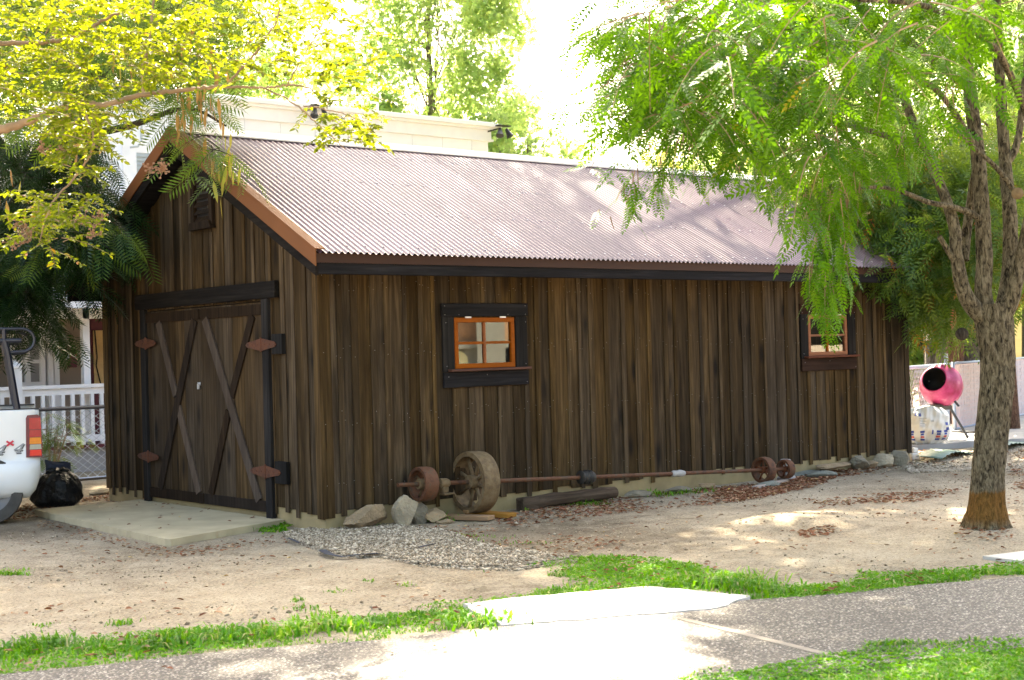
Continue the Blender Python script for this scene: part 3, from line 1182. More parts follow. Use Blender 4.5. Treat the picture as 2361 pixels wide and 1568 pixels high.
hinge(lf_r, .99, 1.80, 1)
hinge(lf_r, .97, .53, 1)
hinge(lf_l, 3.60, 1.87, 1, .27, .12)
hinge(lf_l, 3.60, .58, 1, .27, .12)
MB().cbox(-.077, -.03, .60, .80, 1.70, 1.90, .004).build('hinge_block', M['dark_trim_z'], barn)
MB().cbox(-.077, -.03, .58, .80, .42, .64, .004).build('hinge_block', M['dark_trim_z'], barn)
mb = MB()
mb.cbox(-.062, -.048, 2.35, 2.41, 1.39, 1.425, .003)
mb.cbox(-.085, -.06, 2.35, 2.375, 1.35, 1.405, .003)
mb.build('hasp', M['steel'], lf_r)

# --- gable vent
v = MB().box(-.0300, -.0275, VY0, VY1, VZ0, VZ1).build('gable_vent', M['truck_black'], barn)
MB().cbox(-.07, -.026, VY0-.07, VY0, VZ0, VZ1, .003).build('frame', M['brace_dark'], v)
MB().cbox(-.07, -.026, VY1, VY1+.07, VZ0, VZ1, .003).build('frame', M['brace_dark'], v)
MB().prism([(-.03, VY0-.09, VZ0-.02), (-.03, VY1+.09, VZ0-.02), (-.03, VY1+.05, VZ0+.06), (-.03, VY0-.05, VZ0+.06)], (-.07, 0, 0)).build('sill', M['brace_dark'], v)
for k in range(9):
    z = VZ0+.09+k*.08
    mb = MB()
    mb.prism([(-.031, VY0, z+.02), (-.031, VY1, z+.02), (-.064, VY1, z-.028), (-.064, VY0, z-.028)], (.0, 0, .012))
    mb.build('slat', M['brace_dark'], v)

# ================================================================== LINE SHAFT
def wheel_matrix(c, d):
    q = Vector(d).to_track_quat('Z', 'Y')
    return Matrix.Translation(Vector(c)) @ q.to_matrix().to_4x4()


sA = np.array([.78, -.235, .395])
sB = np.array([6.30, -.47, .155])
sdir = (sB-sA)/np.linalg.norm(sB-sA)
shaft = thing('line_shaft', (1.6, -.27, 0), 'rusty iron line shaft with belt pulleys leaning along the barn wall', 'line shaft')


def s_at(x):
    return sA+(sB-sA)*((x-sA[0])/(sB[0]-sA[0]))


MB().tube([s_at(.68), s_at(3.0), s_at(6.28)], .022, 10).build('shaft', M['rust'], shaft, smooth=R_(40))


def pulley(x, R, w, nsp, mat, hub, spoke_mat, tilt=0):
    c = s_at(x)
    m = wheel_matrix(c, sdir)
    mb = MB()
    t = .040*R/.3+.008
    mb.ring([(R, -w/2), (R+.006, -w*.2), (R+.006, w*.2), (R, w/2), (R-t, w/2), (R-t*.6, w*.3), (R-t*.6, -w*.3), (R-t, -w/2)], 40, m)
    p = mb.build('pulley', mat, shaft, smooth=R_(35))
    for k in range(nsp):
        a = 2*math.pi*k/nsp+tilt
        d = np.array((m.to_3x3() @ Vector((math.cos(a), math.sin(a), 0))))
        q = np.array(c)
        MB().tube([q+d*hub*.8, q+d*(R*.5), q+d*(R-t*.6)], [.018*R/.3+.004, .012*R/.3+.004, .017*R/.3+.004], 8).build('spoke', spoke_mat, p, smooth=True)
    mb = MB()
    mb.ring([(hub, -w*.42), (hub*1.06, 0), (hub, w*.42), (.024, w*.44), (.024, -w*.44)], 20, m)
    mb.build('hub', spoke_mat, p, smooth=R_(40))
    return p


pulley(1.60, .305, .19, 8, M['rust_tan'], .07, M['rust_tan'], .3)
pulley(.98, .165, .15, 4, M['rust'], .05, M['rust_tan'], .5)
pulley(5.82, .150, .12, 5, M['rust'], .04, M['rust_orange'], .2)
pulley(6.20, .112, .10, 5, M['rust'], .035, M['rust_orange'], .1)
m3 = wheel_matrix(s_at(3.07), sdir)
mb = MB()
mb.ring([(.045, -.10), (.075, -.085), (.06, -.05), (.078, -.02), (.062, .01), (.08, .04), (.066, .075), (.05, .1), (.021, .1), (.021, -.1)], 18, m3)
mb.build('coupling', M['iron_dark'], shaft, smooth=R_(30))
m3 = wheel_matrix(s_at(1.22), sdir)
mb = MB()
mb.ring([(.03, -.06), (.05, -.05), (.05, .03), (.036, .06), (.021, .06), (.021, -.06)], 14, m3)
q = s_at(1.25)
mb.cbox(q[0]-.07, q[0]+.01, q[1]-.035, q[1]+.035, q[2]-.10, q[2]-.02, .01)
mb.cbox(q[0]-.07, q[0]+.06, q[1]-.06, q[1]+.03, q[2]-.115, q[2]-.095, .006)
mb.build('bearing', M['rust_tan'], shaft, smooth=R_(30))
m3 = wheel_matrix(s_at(4.42), sdir)
mb = MB()
mb.ring([(.026, -.10), (.038, -.07), (.034, -.02), (.042, .03), (.036, .07), (.025, .1), (.02, .1), (.02, -.1)], 9, m3)
mb.build('rag_wrap', M['rag'], shaft, smooth=True)

# planks under the big pulley


def plank(name, p0, p1, wd, th, z, mat, label, cat, group=None):
    p0, p1 = np.array(p0, float), np.array(p1, float)
    ln = np.linalg.norm(p1-p0)
    ang = math.atan2(p1[1]-p0[1], p1[0]-p0[0])
    mb = MB()
    mb.cbox(-ln/2, ln/2, -wd/2, wd/2, 0, th, .004)
    o = mb.build(name, mat, origin=(0, 0, 0))
    o.location = ((p0[0]+p1[0])/2, (p0[1]+p1[1])/2, z)
    o.rotation_euler = (0, 0, ang)
    tag(o, label, cat, group)
    return o


plank('plank', (1.30, -.16), (1.52, -.62), .16, .042, .008, M['new_wood'], 'fresh yellow plank under the large pulley, the one toward the upright rock', 'plank')
plank('plank', (1.66, -.10), (1.78, -.62), .17, .042, .008, M['new_wood'], 'fresh yellow plank under the large pulley, the one toward the old timber', 'plank')
plank('plank', (1.48, -.25), (1.76, -.28), .09, .034, .051, M['new_wood'], 'short fresh wood offcut wedged beneath the large pulley', 'offcut')

# old timber lying by the wall
mb = MB()
l0, l1 = np.array((2.28, -.20, .075)), np.array((3.62, -.19, .085))
prs = []
pts, rad = [], []
for k in range(13):
    f = k/12
    pts.append(l0+(l1-l0)*f+np.array((0, random.uniform(-.006, .006), random.uniform(-.006, .006))))
    rad.append(.066+random.uniform(-.007, .007))
mb.tube(pts, rad, 12, jit=.12)
mb.cbox(2.24, 2.46, -.265, -.130, .0, .135, .012)
o = mb.build('log', M['log'], smooth=R_(45))
tag(o, 'old split grey brown timber lying along the foundation', 'log')


def rock(c, size, mat, label, cat='rock', seed=0, rot=0, flatf=.0, group=None, name='rock', sub=2, tilt=0):
    rs = np.random.default_rng(seed)
    bm = bmesh.new()
    bmesh.ops.create_icosphere(bm, subdivisions=sub+2, radius=1.0)
    pl = rs.normal(size=(16, 3))
    pl /= np.linalg.norm(pl, axis=1, keepdims=True)
    ds = rs.uniform(.5, .86, 16)
    ph = rs.uniform(0, 6, 6)
    for v_ in bm.verts:
        p = np.array(v_.co)
        for n_, d_ in zip(pl, ds):
            q = p @ n_
            if q > d_:
                p = p-n_*(q-d_)*.92
        p *= 1+.035*math.sin(p[0]*7+ph[0])+.03*math.sin(p[1]*9+ph[1]+p[2]*4)+.022*math.sin(p[2]*17+p[0]*13+ph[2])+.016*math.sin(p[0]*31+p[1]*23+ph[3])+.012*math.sin(p[1]*41-p[2]*37+ph[4])
        v_.co = p
    me = bpy.data.meshes.new(name)
    bm.to_mesh(me)
    bm.free()
    co = np.array([v_.co for v_ in me.vertices])
    co = co/np.abs(co).max(0)*np.array(size)
    ca, sa = math.cos(tilt), math.sin(tilt)
    co = np.stack([co[:, 0]*ca-co[:, 2]*sa, co[:, 1], co[:, 0]*sa+co[:, 2]*ca], 1)
    ca, sa = math.cos(rot), math.sin(rot)
    co = np.stack([co[:, 0]*ca-co[:, 1]*sa, co[:, 0]*sa+co[:, 1]*ca, co[:, 2]], 1)
    me.vertices.foreach_set('co', co.astype(np.float32).ravel())
    me.polygons.foreach_set('use_smooth', [True]*len(me.polygons))
    me.set_sharp_from_angle(angle=R_(28))
    o = link(name, me, mat, None, (c[0], c[1], -co[:, 2].min()+c[2]-.015))
    tag(o, label, cat, group)
    return o


rock((.36, -.17, 0), (.27, .13, .13), M['rock_orange'], 'long slanting tan boulder at the near corner of the barn', seed=3, rot=.05, tilt=.32)
rock((.70, -.30, 0), (.14, .11, .165), M['rock'], 'upright squarish pale boulder against the foundation', seed=11, rot=.4)
rock((.93, -.20, 0), (.12, .09, .14), M['rock_grey'], 'rounded olive grey boulder behind the upright pale one', seed=5, rot=.2)
rock((1.10, -.24, 0), (.13, .10, .085), M['rock_orange'], 'low tan rock under the small rusty pulley', seed=9, rot=.2)
rock((1.13, -.42, 0), (.12, .07, .03), M['rock_orange'], 'flat pale stone chip in front of the low tan rock', seed=13, rot=-.3)
rock((5.72, -.62, 0), (.30, .12, .045), M['slate'], 'long flat slate half buried beside the far pulleys', seed=21, rot=.1)
rock((4.55, -.25, 0), (.24, .09, .05), M['rock_grey'], 'flat grey stone beneath the middle of the shaft', seed=22, rot=.05)
rock((5.05, -.24, 0), (.14, .08, .05), M['rock_orange'], 'small ochre stone beneath the shaft', seed=23)
rock((3.98, -.20, 0), (.20, .08, .05), M['rock_grey'], 'flat grey stone at the end of the old timber', seed=24)
rock((6.95, -.36, 0), (.36, .17, .055), M['slate'], 'dark green flat slate leaning in front of the stone stack', seed=31, rot=.08)
rock((7.05, -.14, 0), (.34, .10, .045), M['slate'], 'thin grey slate under the tan flagstone', seed=32, rot=.05)
rock((7.45, -.22, .06), (.36, .16, .05), M['rock_orange'], 'long tan flagstone lying on top of the slates', seed=33, rot=-.05)
rock((8.02, -.16, 0), (.19, .14, .115), M['rock_grey'], 'smooth blue grey boulder under the second window', seed=34)
rock((8.30, -.16, 0), (.11, .09, .07), M['rock_orange'], 'small brown stone between blue grey and cream boulders', seed=35)
rock((8.55, -.18, 0), (.18, .13, .115), M['rock'], 'pale cream boulder near the far corner of the barn', seed=36)
rock((8.92, -.20, 0), (.17, .13, .11), M['rock_grey'], 'light grey rounded boulder next to the far barn corner', seed=37)
rock((.18, 4.62, 0), (.2, .12, .05), M['rock'], None, seed=40) if False else None
rock(gnd(233, 1140), (.18, .11, .05), M['rock'], 'flat grey stone on the ground at the rear barn corner', seed=41)
plank('stick', gnd(1740, 1129)[:2], gnd(1812, 1112)[:2], .07, .03, .01, M['pale_wood'], 'pale weathered board end lying before the far pulleys', 'board')
# concrete chunk standing beside the small far pulley
mb = MB()
c = gnd(1818, 1108)
mb.cbox(c[0]-.05, c[0]+.05, c[1]-.03, c[1]+.1, 0, .26, .02)
mb.cbox(c[0]-.14, c[0]+.09, c[1]-.06, c[1]+.08, 0, .06, .02)
tag(mb.build('concrete_chunk', M['rag']), 'broken grey concrete piece standing beside the smallest pulley', 'concrete')
c = gnd(2103, 1061)
mb = MB()
mb.cbox(c[0]-.07, c[0]+.09, c[1]-.06, c[1]+.06, -.01, .10, .012)
mb.cbox(c[0]-.02, c[0]+.09, c[1]-.05, c[1]+.06, .101, .17, .012)
tag(mb.build('white_block', M['white_block']), 'small broken white block on the ground past the barn', 'block')
# landscape cloth poking out of the gravel


def ribbon(pts, wd, name, mat, label, cat):
    pts = [np.array(p, float) for p in pts]
    mb = MB()
    vs = []
    for i, p in enumerate(pts):
        d = pts[min(i+1, len(pts)-1)]-pts[max(i-1, 0)]
        n_ = np.array((-d[1], d[0], 0))
        n_ /= np.linalg.norm(n_)
        w_ = wd*(.5+.5*math.sin(1.3*i+.6)**2)
        vs += [p+n_*w_*.5+(0, 0, .004), p-n_*w_*.5+(0, 0, .004+.012*(i % 2))]
    fs = [(2*i, 2*i+1, 2*i+3, 2*i+2) for i in range(len(pts)-1)]
    mb.add(vs, fs)
    o = mb.build(name, mat, fix=False)
    md = o.modifiers.new('thick', 'SOLIDIFY')
    md.thickness = .003
    tag(o, label, cat)


ribbon([gnd(x, y, .03) for x, y in ((742, 1268), (760, 1280), (790, 1284), (830, 1280), (872, 1276))], .09, 'landscape_fabric', M['fabric'], 'dark landscape fabric strip showing at the gravel edge', 'fabric')
ribbon([gnd(x, y, .03) for x, y in ((662, 1241), (672, 1245), (690, 1252))], .05, 'landscape_fabric', M['fabric'], 'short torn end of landscape fabric beside the door slab', 'fabric')
ribbon([gnd(x, y, .03) for x, y in ((968, 1262), (985, 1258), (1002, 1254))], .06, 'landscape_fabric', M['fabric'], 'small scrap of landscape fabric in the middle of the gravel', 'fabric')
# corrugated green sheets
for pts, lab in (([(2172, 1068), (2205, 1052), (2240, 1056), (2262, 1046)], 'bent green corrugated sheet lying on gravel behind the tree'), ([(2300, 1052), (2340, 1040), (2361, 1030), (2390, 1020)], 'green corrugated sheet lying beside the concrete pad')):
    mb = MB()
    a0, a1 = gnd(*pts[0]), gnd(*pts[-1])
    d = (a1-a0)
    ln = np.linalg.norm(d)
    d /= ln
    n_ = np.array((-d[1], d[0], 0))
    vs = []
    for i in range(25):
        f = i/24
        p = a0+d*ln*f+(0, 0, .06+.05*math.sin(f*5.0)+.012*math.sin(f*60))
        vs += [p, p+n_*.35+(0, 0, .03)]
    mb.add(vs, [(2*i, 2*i+2, 2*i+3, 2*i+1) for i in range(24)])
    o = mb.build('corrugated_sheet', M['green_sheet'], smooth=True, fix=False)
    o.modifiers.new('thick', 'SOLIDIFY').thickness = .004
    tag(o, lab, 'metal sheet')

# ================================================================== PICKUP
P0 = np.array([-1.475, 3.26, 0.0])
hh = np.array([-.94, .341, 0.0])
hh /= np.linalg.norm(hh)
ll = np.array([-hh[1], hh[0], 0.0])
TM = Matrix(((hh[0], ll[0], 0, P0[0]), (hh[1], ll[1], 0, P0[1]), (0, 0, 1, 0), (0, 0, 0, 1)))


def tw(x, y, z):
    return np.array(TM @ Vector((x, y, z)))


truck = thing('pickup_truck', tuple(tw(2.5, -.95, 0)), 'white pickup truck with black bed rack parked beside the slab', 'pickup')


def side_panel(name, prof, y0, y1, mat, parent, smooth=False):
    mb = MB()
    mb.prism([tw(x, y0, z) for x, z in prof], tw(0, y1, 0)-tw(0, y0, 0))
    return mb.build(name, mat, parent, smooth=smooth)


def arc(cx, cz, r, a0, a1, n):
    return [(cx+r*math.cos(R_(a0+(a1-a0)*i/n)), cz+r*math.sin(R_(a0+(a1-a0)*i/n))) for i in range(n+1)]


TZ = 1.19
WX, WZ, WR = .52, .345, .345
# cargo box: one closed shell whose cross-section swells below the crease
secs = []
xs = [0.0, .015, .05, .12, .3, .52, .8, 1.2, 1.7, 2.05]
vs, fs = [], []
prof = [(-.03, TZ), (-.005, TZ-.01), (.0, TZ-.06), (.004, .90), (.0, .66), (.02, .645), (.075, .62), (.095, .55), (.09, .42), (.06, .33), (.0, .27), (-.12, .25)]
for x in xs:
    q = 1-min(x/.12, 1)
    for yy, z in prof:
        lift = 0
        if z < .6:
            lift = .22*q*q*(.62-z)/.35
        yo = yy*(1-.5*q) - .05*q*q
        if z < .64 and x < .9:
            pass
        vs.append(tw(x+(.05*(1-abs(z-.9)/.3)*0 if x == 0 else 0), yo, z+lift))
k = len(prof)
for i in range(len(xs)-1):
    for j in range(k-1):
        fs.append((i*k+j, (i+1)*k+j, (i+1)*k+j+1, i*k+j+1))
fs.append(tuple(range(k)))
nb = len(vs)
# mirror for the far side, join with tailgate and floor
for x in xs:
    for yy, z in prof:
        vs.append(tw(x, -1.92-yy, z))
for i in range(len(xs)-1):
    for j in range(k-1):
        fs.append((nb+i*k+j, nb+i*k+j+1, nb+(i+1)*k+j+1, nb+(i+1)*k+j))
fs.append(tuple(nb+i for i in range(k)))
mb = MB().add(vs, fs)
bed = mb.build('cargo_box', M['truck'], truck, smooth=R_(50))
MB().prism([tw(.03, -.06, .5), tw(.03, -1.86, .5), tw(.03, -1.86, TZ-.03), tw(.03, -.06, TZ-.03)], tw(.05, 0, 0)-tw(0, 0, 0)).build('tailgate', M['truck'], truck)
MB().prism([tw(.05, -.04, .56), tw(2.02, -.04, .56), tw(2.02, -1.88, .56), tw(.05, -1.88, .56)], (0, 0, .03)).build('bed_floor', M['truck_black'], truck)
mb = MB()
mb.prism([tw(-.0, -.035, TZ-.005), tw(2.05, -.035, TZ-.005), tw(2.05, -.09, TZ-.005), tw(0, -.09, TZ-.005)], (0, 0, .018))
mb.prism([tw(-.0, -1.885, TZ-.005), tw(2.05, -1.885, TZ-.005), tw(2.05, -1.83, TZ-.005), tw(0, -1.83, TZ-.005)], (0, 0, .018))
mb.build('bed_rail_cap', M['truck_black'], truck)
# tail lamp stack on the near rear corner
lamp = side_panel('taillight', [(-.012, 1.115), (.02, 1.135), (.12, 1.13), (.135, 1.10), (.142, .685), (-.02, .68), (-.028, .8)], -.03, .012, M['lens_dark'], truck)
for z0, z1, mt in ((.98, 1.10, 'lens_red'), (.90, .972, 'lens_red'), (.825, .893, 'lens_amber'), (.768, .82, 'lens_clear'), (.70, .762, 'lens_bright')):
    side_panel('lens', [(-.016, z0), (.105, z0), (.10, z1), (-.010, z1)], .0125, .018, M[mt], lamp)
# 4x4 lettering (flat decal), drawn as slanted polygons


def glyph4(x, z, h, d):
    """polygons of a slanted blocky 4, x grows toward the tail (to the right as one looks at the truck side)"""
    sl = .35
    P = lambda u, w: (x-(u+sl*w)*h*1.05, z+w*h)
    outs = [[P(.0, .30), P(.0, .42), P(.62, 1.0), P(.80, 1.0), P(.68, .40), P(.82, .40), P(.80, .26), P(.66, .26), P(.64, .12), P(.76, .12), P(.74, .0), P(.26, .0), P(.28, .12), P(.42, .12), P(.44, .26)],]
    hole = [P(.24, .42), P(.50, .42), P(.56, .72)]
    return outs, hole


def decal(poly, y, mat, par, name, th=.002):
    mb = MB()
    mb.prism([tw(x, y, z) for x, z in poly], tw(0, th, 0)-tw(0, 0, 0))
    return mb.build(name, mat, par)


def four(x, z, h):
    o, hole = glyph4(x, z, h, 0)
    sh = [(px-.008, pz-.010) for px, pz in o[0]]
    decal(sh, .0052, M['decal_dark'], bed, 'lettering')
    decal(o[0], .0075, M['decal_grey'], bed, 'lettering')
    decal(hole, .0097, M['truck'], bed, 'lettering')


# looking at the near side the tail is on the right, so text runs toward -x
four(.275, .735, .10)
four(.455, .728, .10)
xc, zc = .298, .842
for a in (38, -42):
    ca, sa = math.cos(R_(a)), math.sin(R_(a))
    b = [(-.045, -.010), (.045, -.010), (.045, .010), (-.045, .010)]
    decal([(xc+px*ca-pz*sa, zc+px*sa*.85+pz*ca) for px, pz in b], .0125 if a > 0 else .0150, M['decal_red'], bed, 'lettering')
# wheels


def truck_wheel(x, y, name='wheel'):
    c = tw(x, y, WR)
    m = wheel_matrix(c, ll)
    mb = MB()
    mb.ring([(WR, -.09), (WR-.01, -.11), (WR-.09, -.118), (WR-.12, -.10), (WR-.12, .10), (WR-.09, .118), (WR-.01, .11), (WR, .09)], 36, m)
    w_ = mb.build(name, M['tyre'], truck, smooth=R_(50))
    mb = MB()
    mb.lathe([(0, .05), (.05, .06), (.07, .04), (.15, .03), (.2, .06), (WR-.11, .085), (WR-.11, -.085), (0, -.06)], 28, m)
    mb.build('rim', M['rim'], w_, smooth=R_(40))


for x in (WX, 4.0):
    for y in (-.06, -1.86):
        truck_wheel(x, y)
# cab and nose
cab = [(2.08, .38), (2.08, 1.20), (2.18, 1.22), (2.28, 1.74), (2.5, 1.80), (3.25, 1.78), (3.85, 1.22), (4.9, 1.08), (5.05, .95), (5.08, .40), (4.45, .40)] + arc(4.0, .36, .43, 5, 175, 10) + [(3.5, .38)]
mb = MB()
mb.prism([tw(x, .0, z) for x, z in cab], tw(0, -1.92, 0)-tw(0, 0, 0))
cb = mb.build('cab', M['truck'], truck)
for y0, y1 in ((.001, .006), (-1.926, -1.921)):
    side_panel('side_window', [(2.40, 1.24), (2.46, 1.70), (3.20, 1.70), (3.70, 1.24)], y0, y1, M['glass_dark'], cb)
MB().prism([tw(2.30, -.15, 1.28), tw(2.30, -1.77, 1.28), tw(2.35, -1.7, 1.70), tw(2.35, -.22, 1.70)], tw(-.12, 0, 0)-tw(0, 0, 0)).build('rear_window', M['glass_dark'], cb)
MB().prism([tw(3.84, -.15, 1.26), tw(3.84, -1.77, 1.26), tw(3.36, -1.7, 1.72), tw(3.36, -.22, 1.72)], tw(.04, 0, .05)-tw(0, 0, 0)).build('windscreen', M['glass_dark'], cb)
MB().prism([tw(5.05, .0, .42), tw(5.05, -1.92, .42), tw(5.05, -1.92, .62), tw(5.05, 0, .62)], tw(.14, 0, 0)-tw(0, 0, 0)).build('front_bumper', M['rim'], truck)
# bed rack
mb = MB()


def tt(x, z, y=-.06):
    return tw(x, y, z)


loop = [tt(2.3, 2.05), tt(1.2, 2.05), tt(.35, 2.05)] + [tt(.16+.135*math.sin(R_(a)) * -1 if False else .16-.135*math.sin(R_(a)), 1.925+.125*math.cos(R_(a))) for a in range(10, 180, 17)] + [tt(.28, 1.80)]
mb.tube(loop, .017, 10)
mb.tube([tt(2.3, 1.93), tt(.16, 1.925)], .026, 10)
mb.tube([tt(.33, 1.93), tt(.30, 1.80), tt(.22, 1.20)], [.034, .036, .04], 8)
mb.tube([tt(.33, 1.93), tt(.33, 2.05)], .022, 8)
mb.tube([tt(1.95, 1.2), tt(1.95, 2.05)], .034, 8)
loop2 = [p-ll*1.80 for p in loop]
mb.tube(loop2, .021, 10)
mb.tube([tt(2.3, 1.93, -1.86), tt(.16, 1.925, -1.86)], .026, 10)
mb.tube([tt(.33, 1.93, -1.86), tt(.22, 1.20, -1.86)], .036, 8)
mb.tube([tt(1.95, 1.2, -1.86), tt(1.95, 2.05, -1.86)], .034, 8)
mb.build('bed_rack', M['rack'], truck, smooth=R_(40))

# ================================================================== RUBBISH BAG
def bag(c, r, h, mat, name, label, cat, seed):
    rs = np.random.default_rng(seed)
    n, m_ = 36, 18
    vs, fs = [], []
    ph = rs.uniform(0, 6, 8)
    for i in range(m_+1):
        f = i/m_
        a = f*math.pi
        for j in range(n):
            th = 2*math.pi*j/n
            rr = math.sin(a)**.7*(1.12-.55*f) if f < .98 else 0
            fold = 1+.08*math.sin(3*th+ph[0]+3*f)+.05*math.sin(7*th+ph[1]-6*f)+.04*math.sin(13*th+ph[2]+9*f)+.025*math.sin(19*th+ph[4]-14*f)
            zz = h*(.5-.5*math.cos(a))
            zz = h*(1-math.cos(a))/2
            sq = 1.0 if zz > h*.25 else 1.05
            vs.append((c[0]+r*rr*fold*sq*math.cos(th), c[1]+r*rr*fold*sq*.9*math.sin(th), max(zz+.02*math.sin(3*th+ph[3])*math.sin(a), .0)))
    for i in range(m_):
        for j in range(n):
            j2 = (j+1) % n
            fs.append((i*n+j, i*n+j2, (i+1)*n+j2, (i+1)*n+j))
    mb = MB().add(vs, fs)
    # gathered neck
    for q in range(6):
        a = q*1.05
        mb.tube([(c[0]+.03*math.cos(a), c[1]+.03*math.sin(a), h*.93), (c[0]+.07*math.cos(a), c[1]+.07*math.sin(a), h*1.03), (c[0]+.14*math.cos(a), c[1]+.14*math.sin(a), h*.97)], [.04, .03, .008], 5)
    o = mb.build(name, mat, smooth=True)
    tag(o, label, cat)
    return o


bc = gnd(135, 1172)
bag((bc[0]+.05, bc[1]+.12), .32, .43, M['black_plastic'], 'rubbish_bag', 'full black plastic rubbish bag slumped behind the pickup', 'bag', 5)
bc = at(118, 1120, 16.9)
mb = MB()
vs, fs = [], []
for i in range(9):
    for j in range(7):
        u, w_ = i/8, j/6
        vs.append((bc[0]-.16+.3*u, bc[1]-.25-.06*math.sin(u*3.1)*math.sin(w_*3.1), .30+.26*w_-.08*u*u+.02*math.sin(5*u+3*w_)))
for i in range(8):
    for j in range(6):
        fs.append((i*7+j, (i+1)*7+j, (i+1)*7+j+1, i*7+j+1))
mb.add(vs, fs)
o = mb.build('cloth_bundle', M['blue_cloth'], smooth=True, fix=False)
o.modifiers.new('thick', 'SOLIDIFY').thickness = .05
tag(o, 'dark blue cloth bundle resting on the black rubbish bag', 'cloth')

# ================================================================== LEFT FENCE
FY = 8.1
fence = thing('chain_link_fence', (0, FY, 0), 'low chain link fence with dark top rail behind the pickup', 'fence')
x0f, x1f = -6.0, 3.2
MB().tube([(x0f, FY, 1.03), (x1f, FY, 1.03)], .028, 8).build('top_rail', M['rack'], fence, smooth=True)
MB().tube([(x0f, FY, .02), (x1f, FY, .02)], .012, 6).build('bottom_wire', M['steel'], fence)
for x in (-5.9, -3.6, -1.3, 3.1):
    MB().tube([(x, FY+.03, -.1), (x, FY+.03, 1.06)], .028, 8).build('post', M['rack'], fence, smooth=True)
mb = MB()
hgt, sp = 1.0, .14
n = int((x1f-x0f+hgt*1.3)/sp)
for i in range(n):
    for s in (1, -1):
        a = x0f+(i*sp if s > 0 else i*sp-0)-(hgt*1.3 if s > 0 else 0)
        p0 = np.array((a, FY+s*.002, .03))
        p1 = np.array((a+s*hgt*1.3, FY+s*.002, 1.02))
        t0, t1 = 0.0, 1.0
        for e, lo_ in ((x0f, True), (x1f, False)):
            dx = p1[0]-p0[0]
            te = (e-p0[0])/dx
            if (dx > 0) == lo_:
                t0 = max(t0, te)
            else:
                t1 = min(t1, te)
        if t1 > t0:
            mb.tube([p0+(p1-p0)*t0, p0+(p1-p0)*t1], .0035, 4, cap=False)
stuff(mb.build('wire_mesh', M['steel'], fence, fix=False))
struct(MB().box(-6, 3.2, FY-.06, FY+.05, -.1, .012).build('fence_kerb', M['soil']))

# ================================================================== HOUSE WITH PORCH
HX0, HX1 = -7.0, 6.5
house = thing('house', (0, 11, 0), 'tan house with white railed porch and maroon door beyond the fence', 'house')
MB().box(HX0, HX1, 9.5, 11.3, -.2, .36).build('porch_base', M['grey_concrete'], house)
MB().box(HX0, HX1, 9.44, 11.3, .362, .41).build('porch_deck', M['maroon'], house)
MB().box(HX0, HX1, 11.3, 15.5, -.2, 3.0).build('wall', M['tan_wall'], house)
rl = MB()
rl.box(HX0, HX1, 9.50, 9.60, 1.29, 1.345)
rl.box(HX0, HX1, 9.53, 9.57, 1.19, 1.285)
rl.box(HX0, HX1, 9.525, 9.575, .46, .56)
rail = rl.build('railing', M['white'], house)
k = 0
x = -3.0
bme = None
while x < 4.0:
    if bme is None:
        o = MB().cbox(x, x+.055, 9.522, 9.578, .412, 1.19, .003).build('baluster', M['white'], rail)
        bme = o.data
        px = WO[o.name]
    else:
        o = link('baluster', bme, None, rail, px+np.array((k*.155, 0, 0)))
    k += 1
    x += .155
for cx in (on_y(38, 900, 9.5)[0], 4.3, -4.0):
    mb = MB()
    mb.cbox(cx-.075, cx+.075, 9.46, 9.61, .41, 1.62, .006)
    mb.prism([(cx-.095, 9.44, 1.62), (cx+.095, 9.44, 1.62), (cx+.095, 9.63, 1.62), (cx-.095, 9.63, 1.62)], (0, 0, .03))
    mb.add([(cx-.08, 9.455, 1.651), (cx+.08, 9.455, 1.651), (cx+.08, 9.615, 1.651), (cx-.08, 9.615, 1.651), (cx, 9.535, 1.74)], [(0, 1, 4), (1, 2, 4), (2, 3, 4), (3, 0, 4)])
    mb.build('newel_post', M['white'], house)
xa, xb = on_y(190, 850, 9.75)[0], on_y(206, 850, 9.75)[0]
MB().cbox(xa, xb, 9.70, 9.70+(xb-xa), .41, 2.62, .004).build('porch_column', M['white'], house)
MB().cbox(xa-3.2, xb-3.2, 9.70, 9.70+(xb-xa), .41, 2.62, .004).build('porch_column', M['white'], house)
# door with blind
dx0 = on_y(208, 800, 11.28)[0]
MB().box(dx0, dx0+1.05, 11.22, 11.298, .41, 2.62).build('door', M['maroon'], house)
ba, bb = on_y(215, 762, 11.2), on_y(243, 884, 11.2)
shd = MB().box(ba[0], ba[0]+.75, 11.195, 11.218, bb[2], ba[2]).build('door_blind', M['shade'], house)
MB().tube([(ba[0]+.02, 11.19, ba[2]), (ba[0]+.05, 11.19, (ba[2]+bb[2])/2), (ba[0]+.03, 11.19, bb[2]+.3), (ba[0]+.1, 11.19, bb[2])], .012, 5).build('blind_cord', M['inner'], shd)
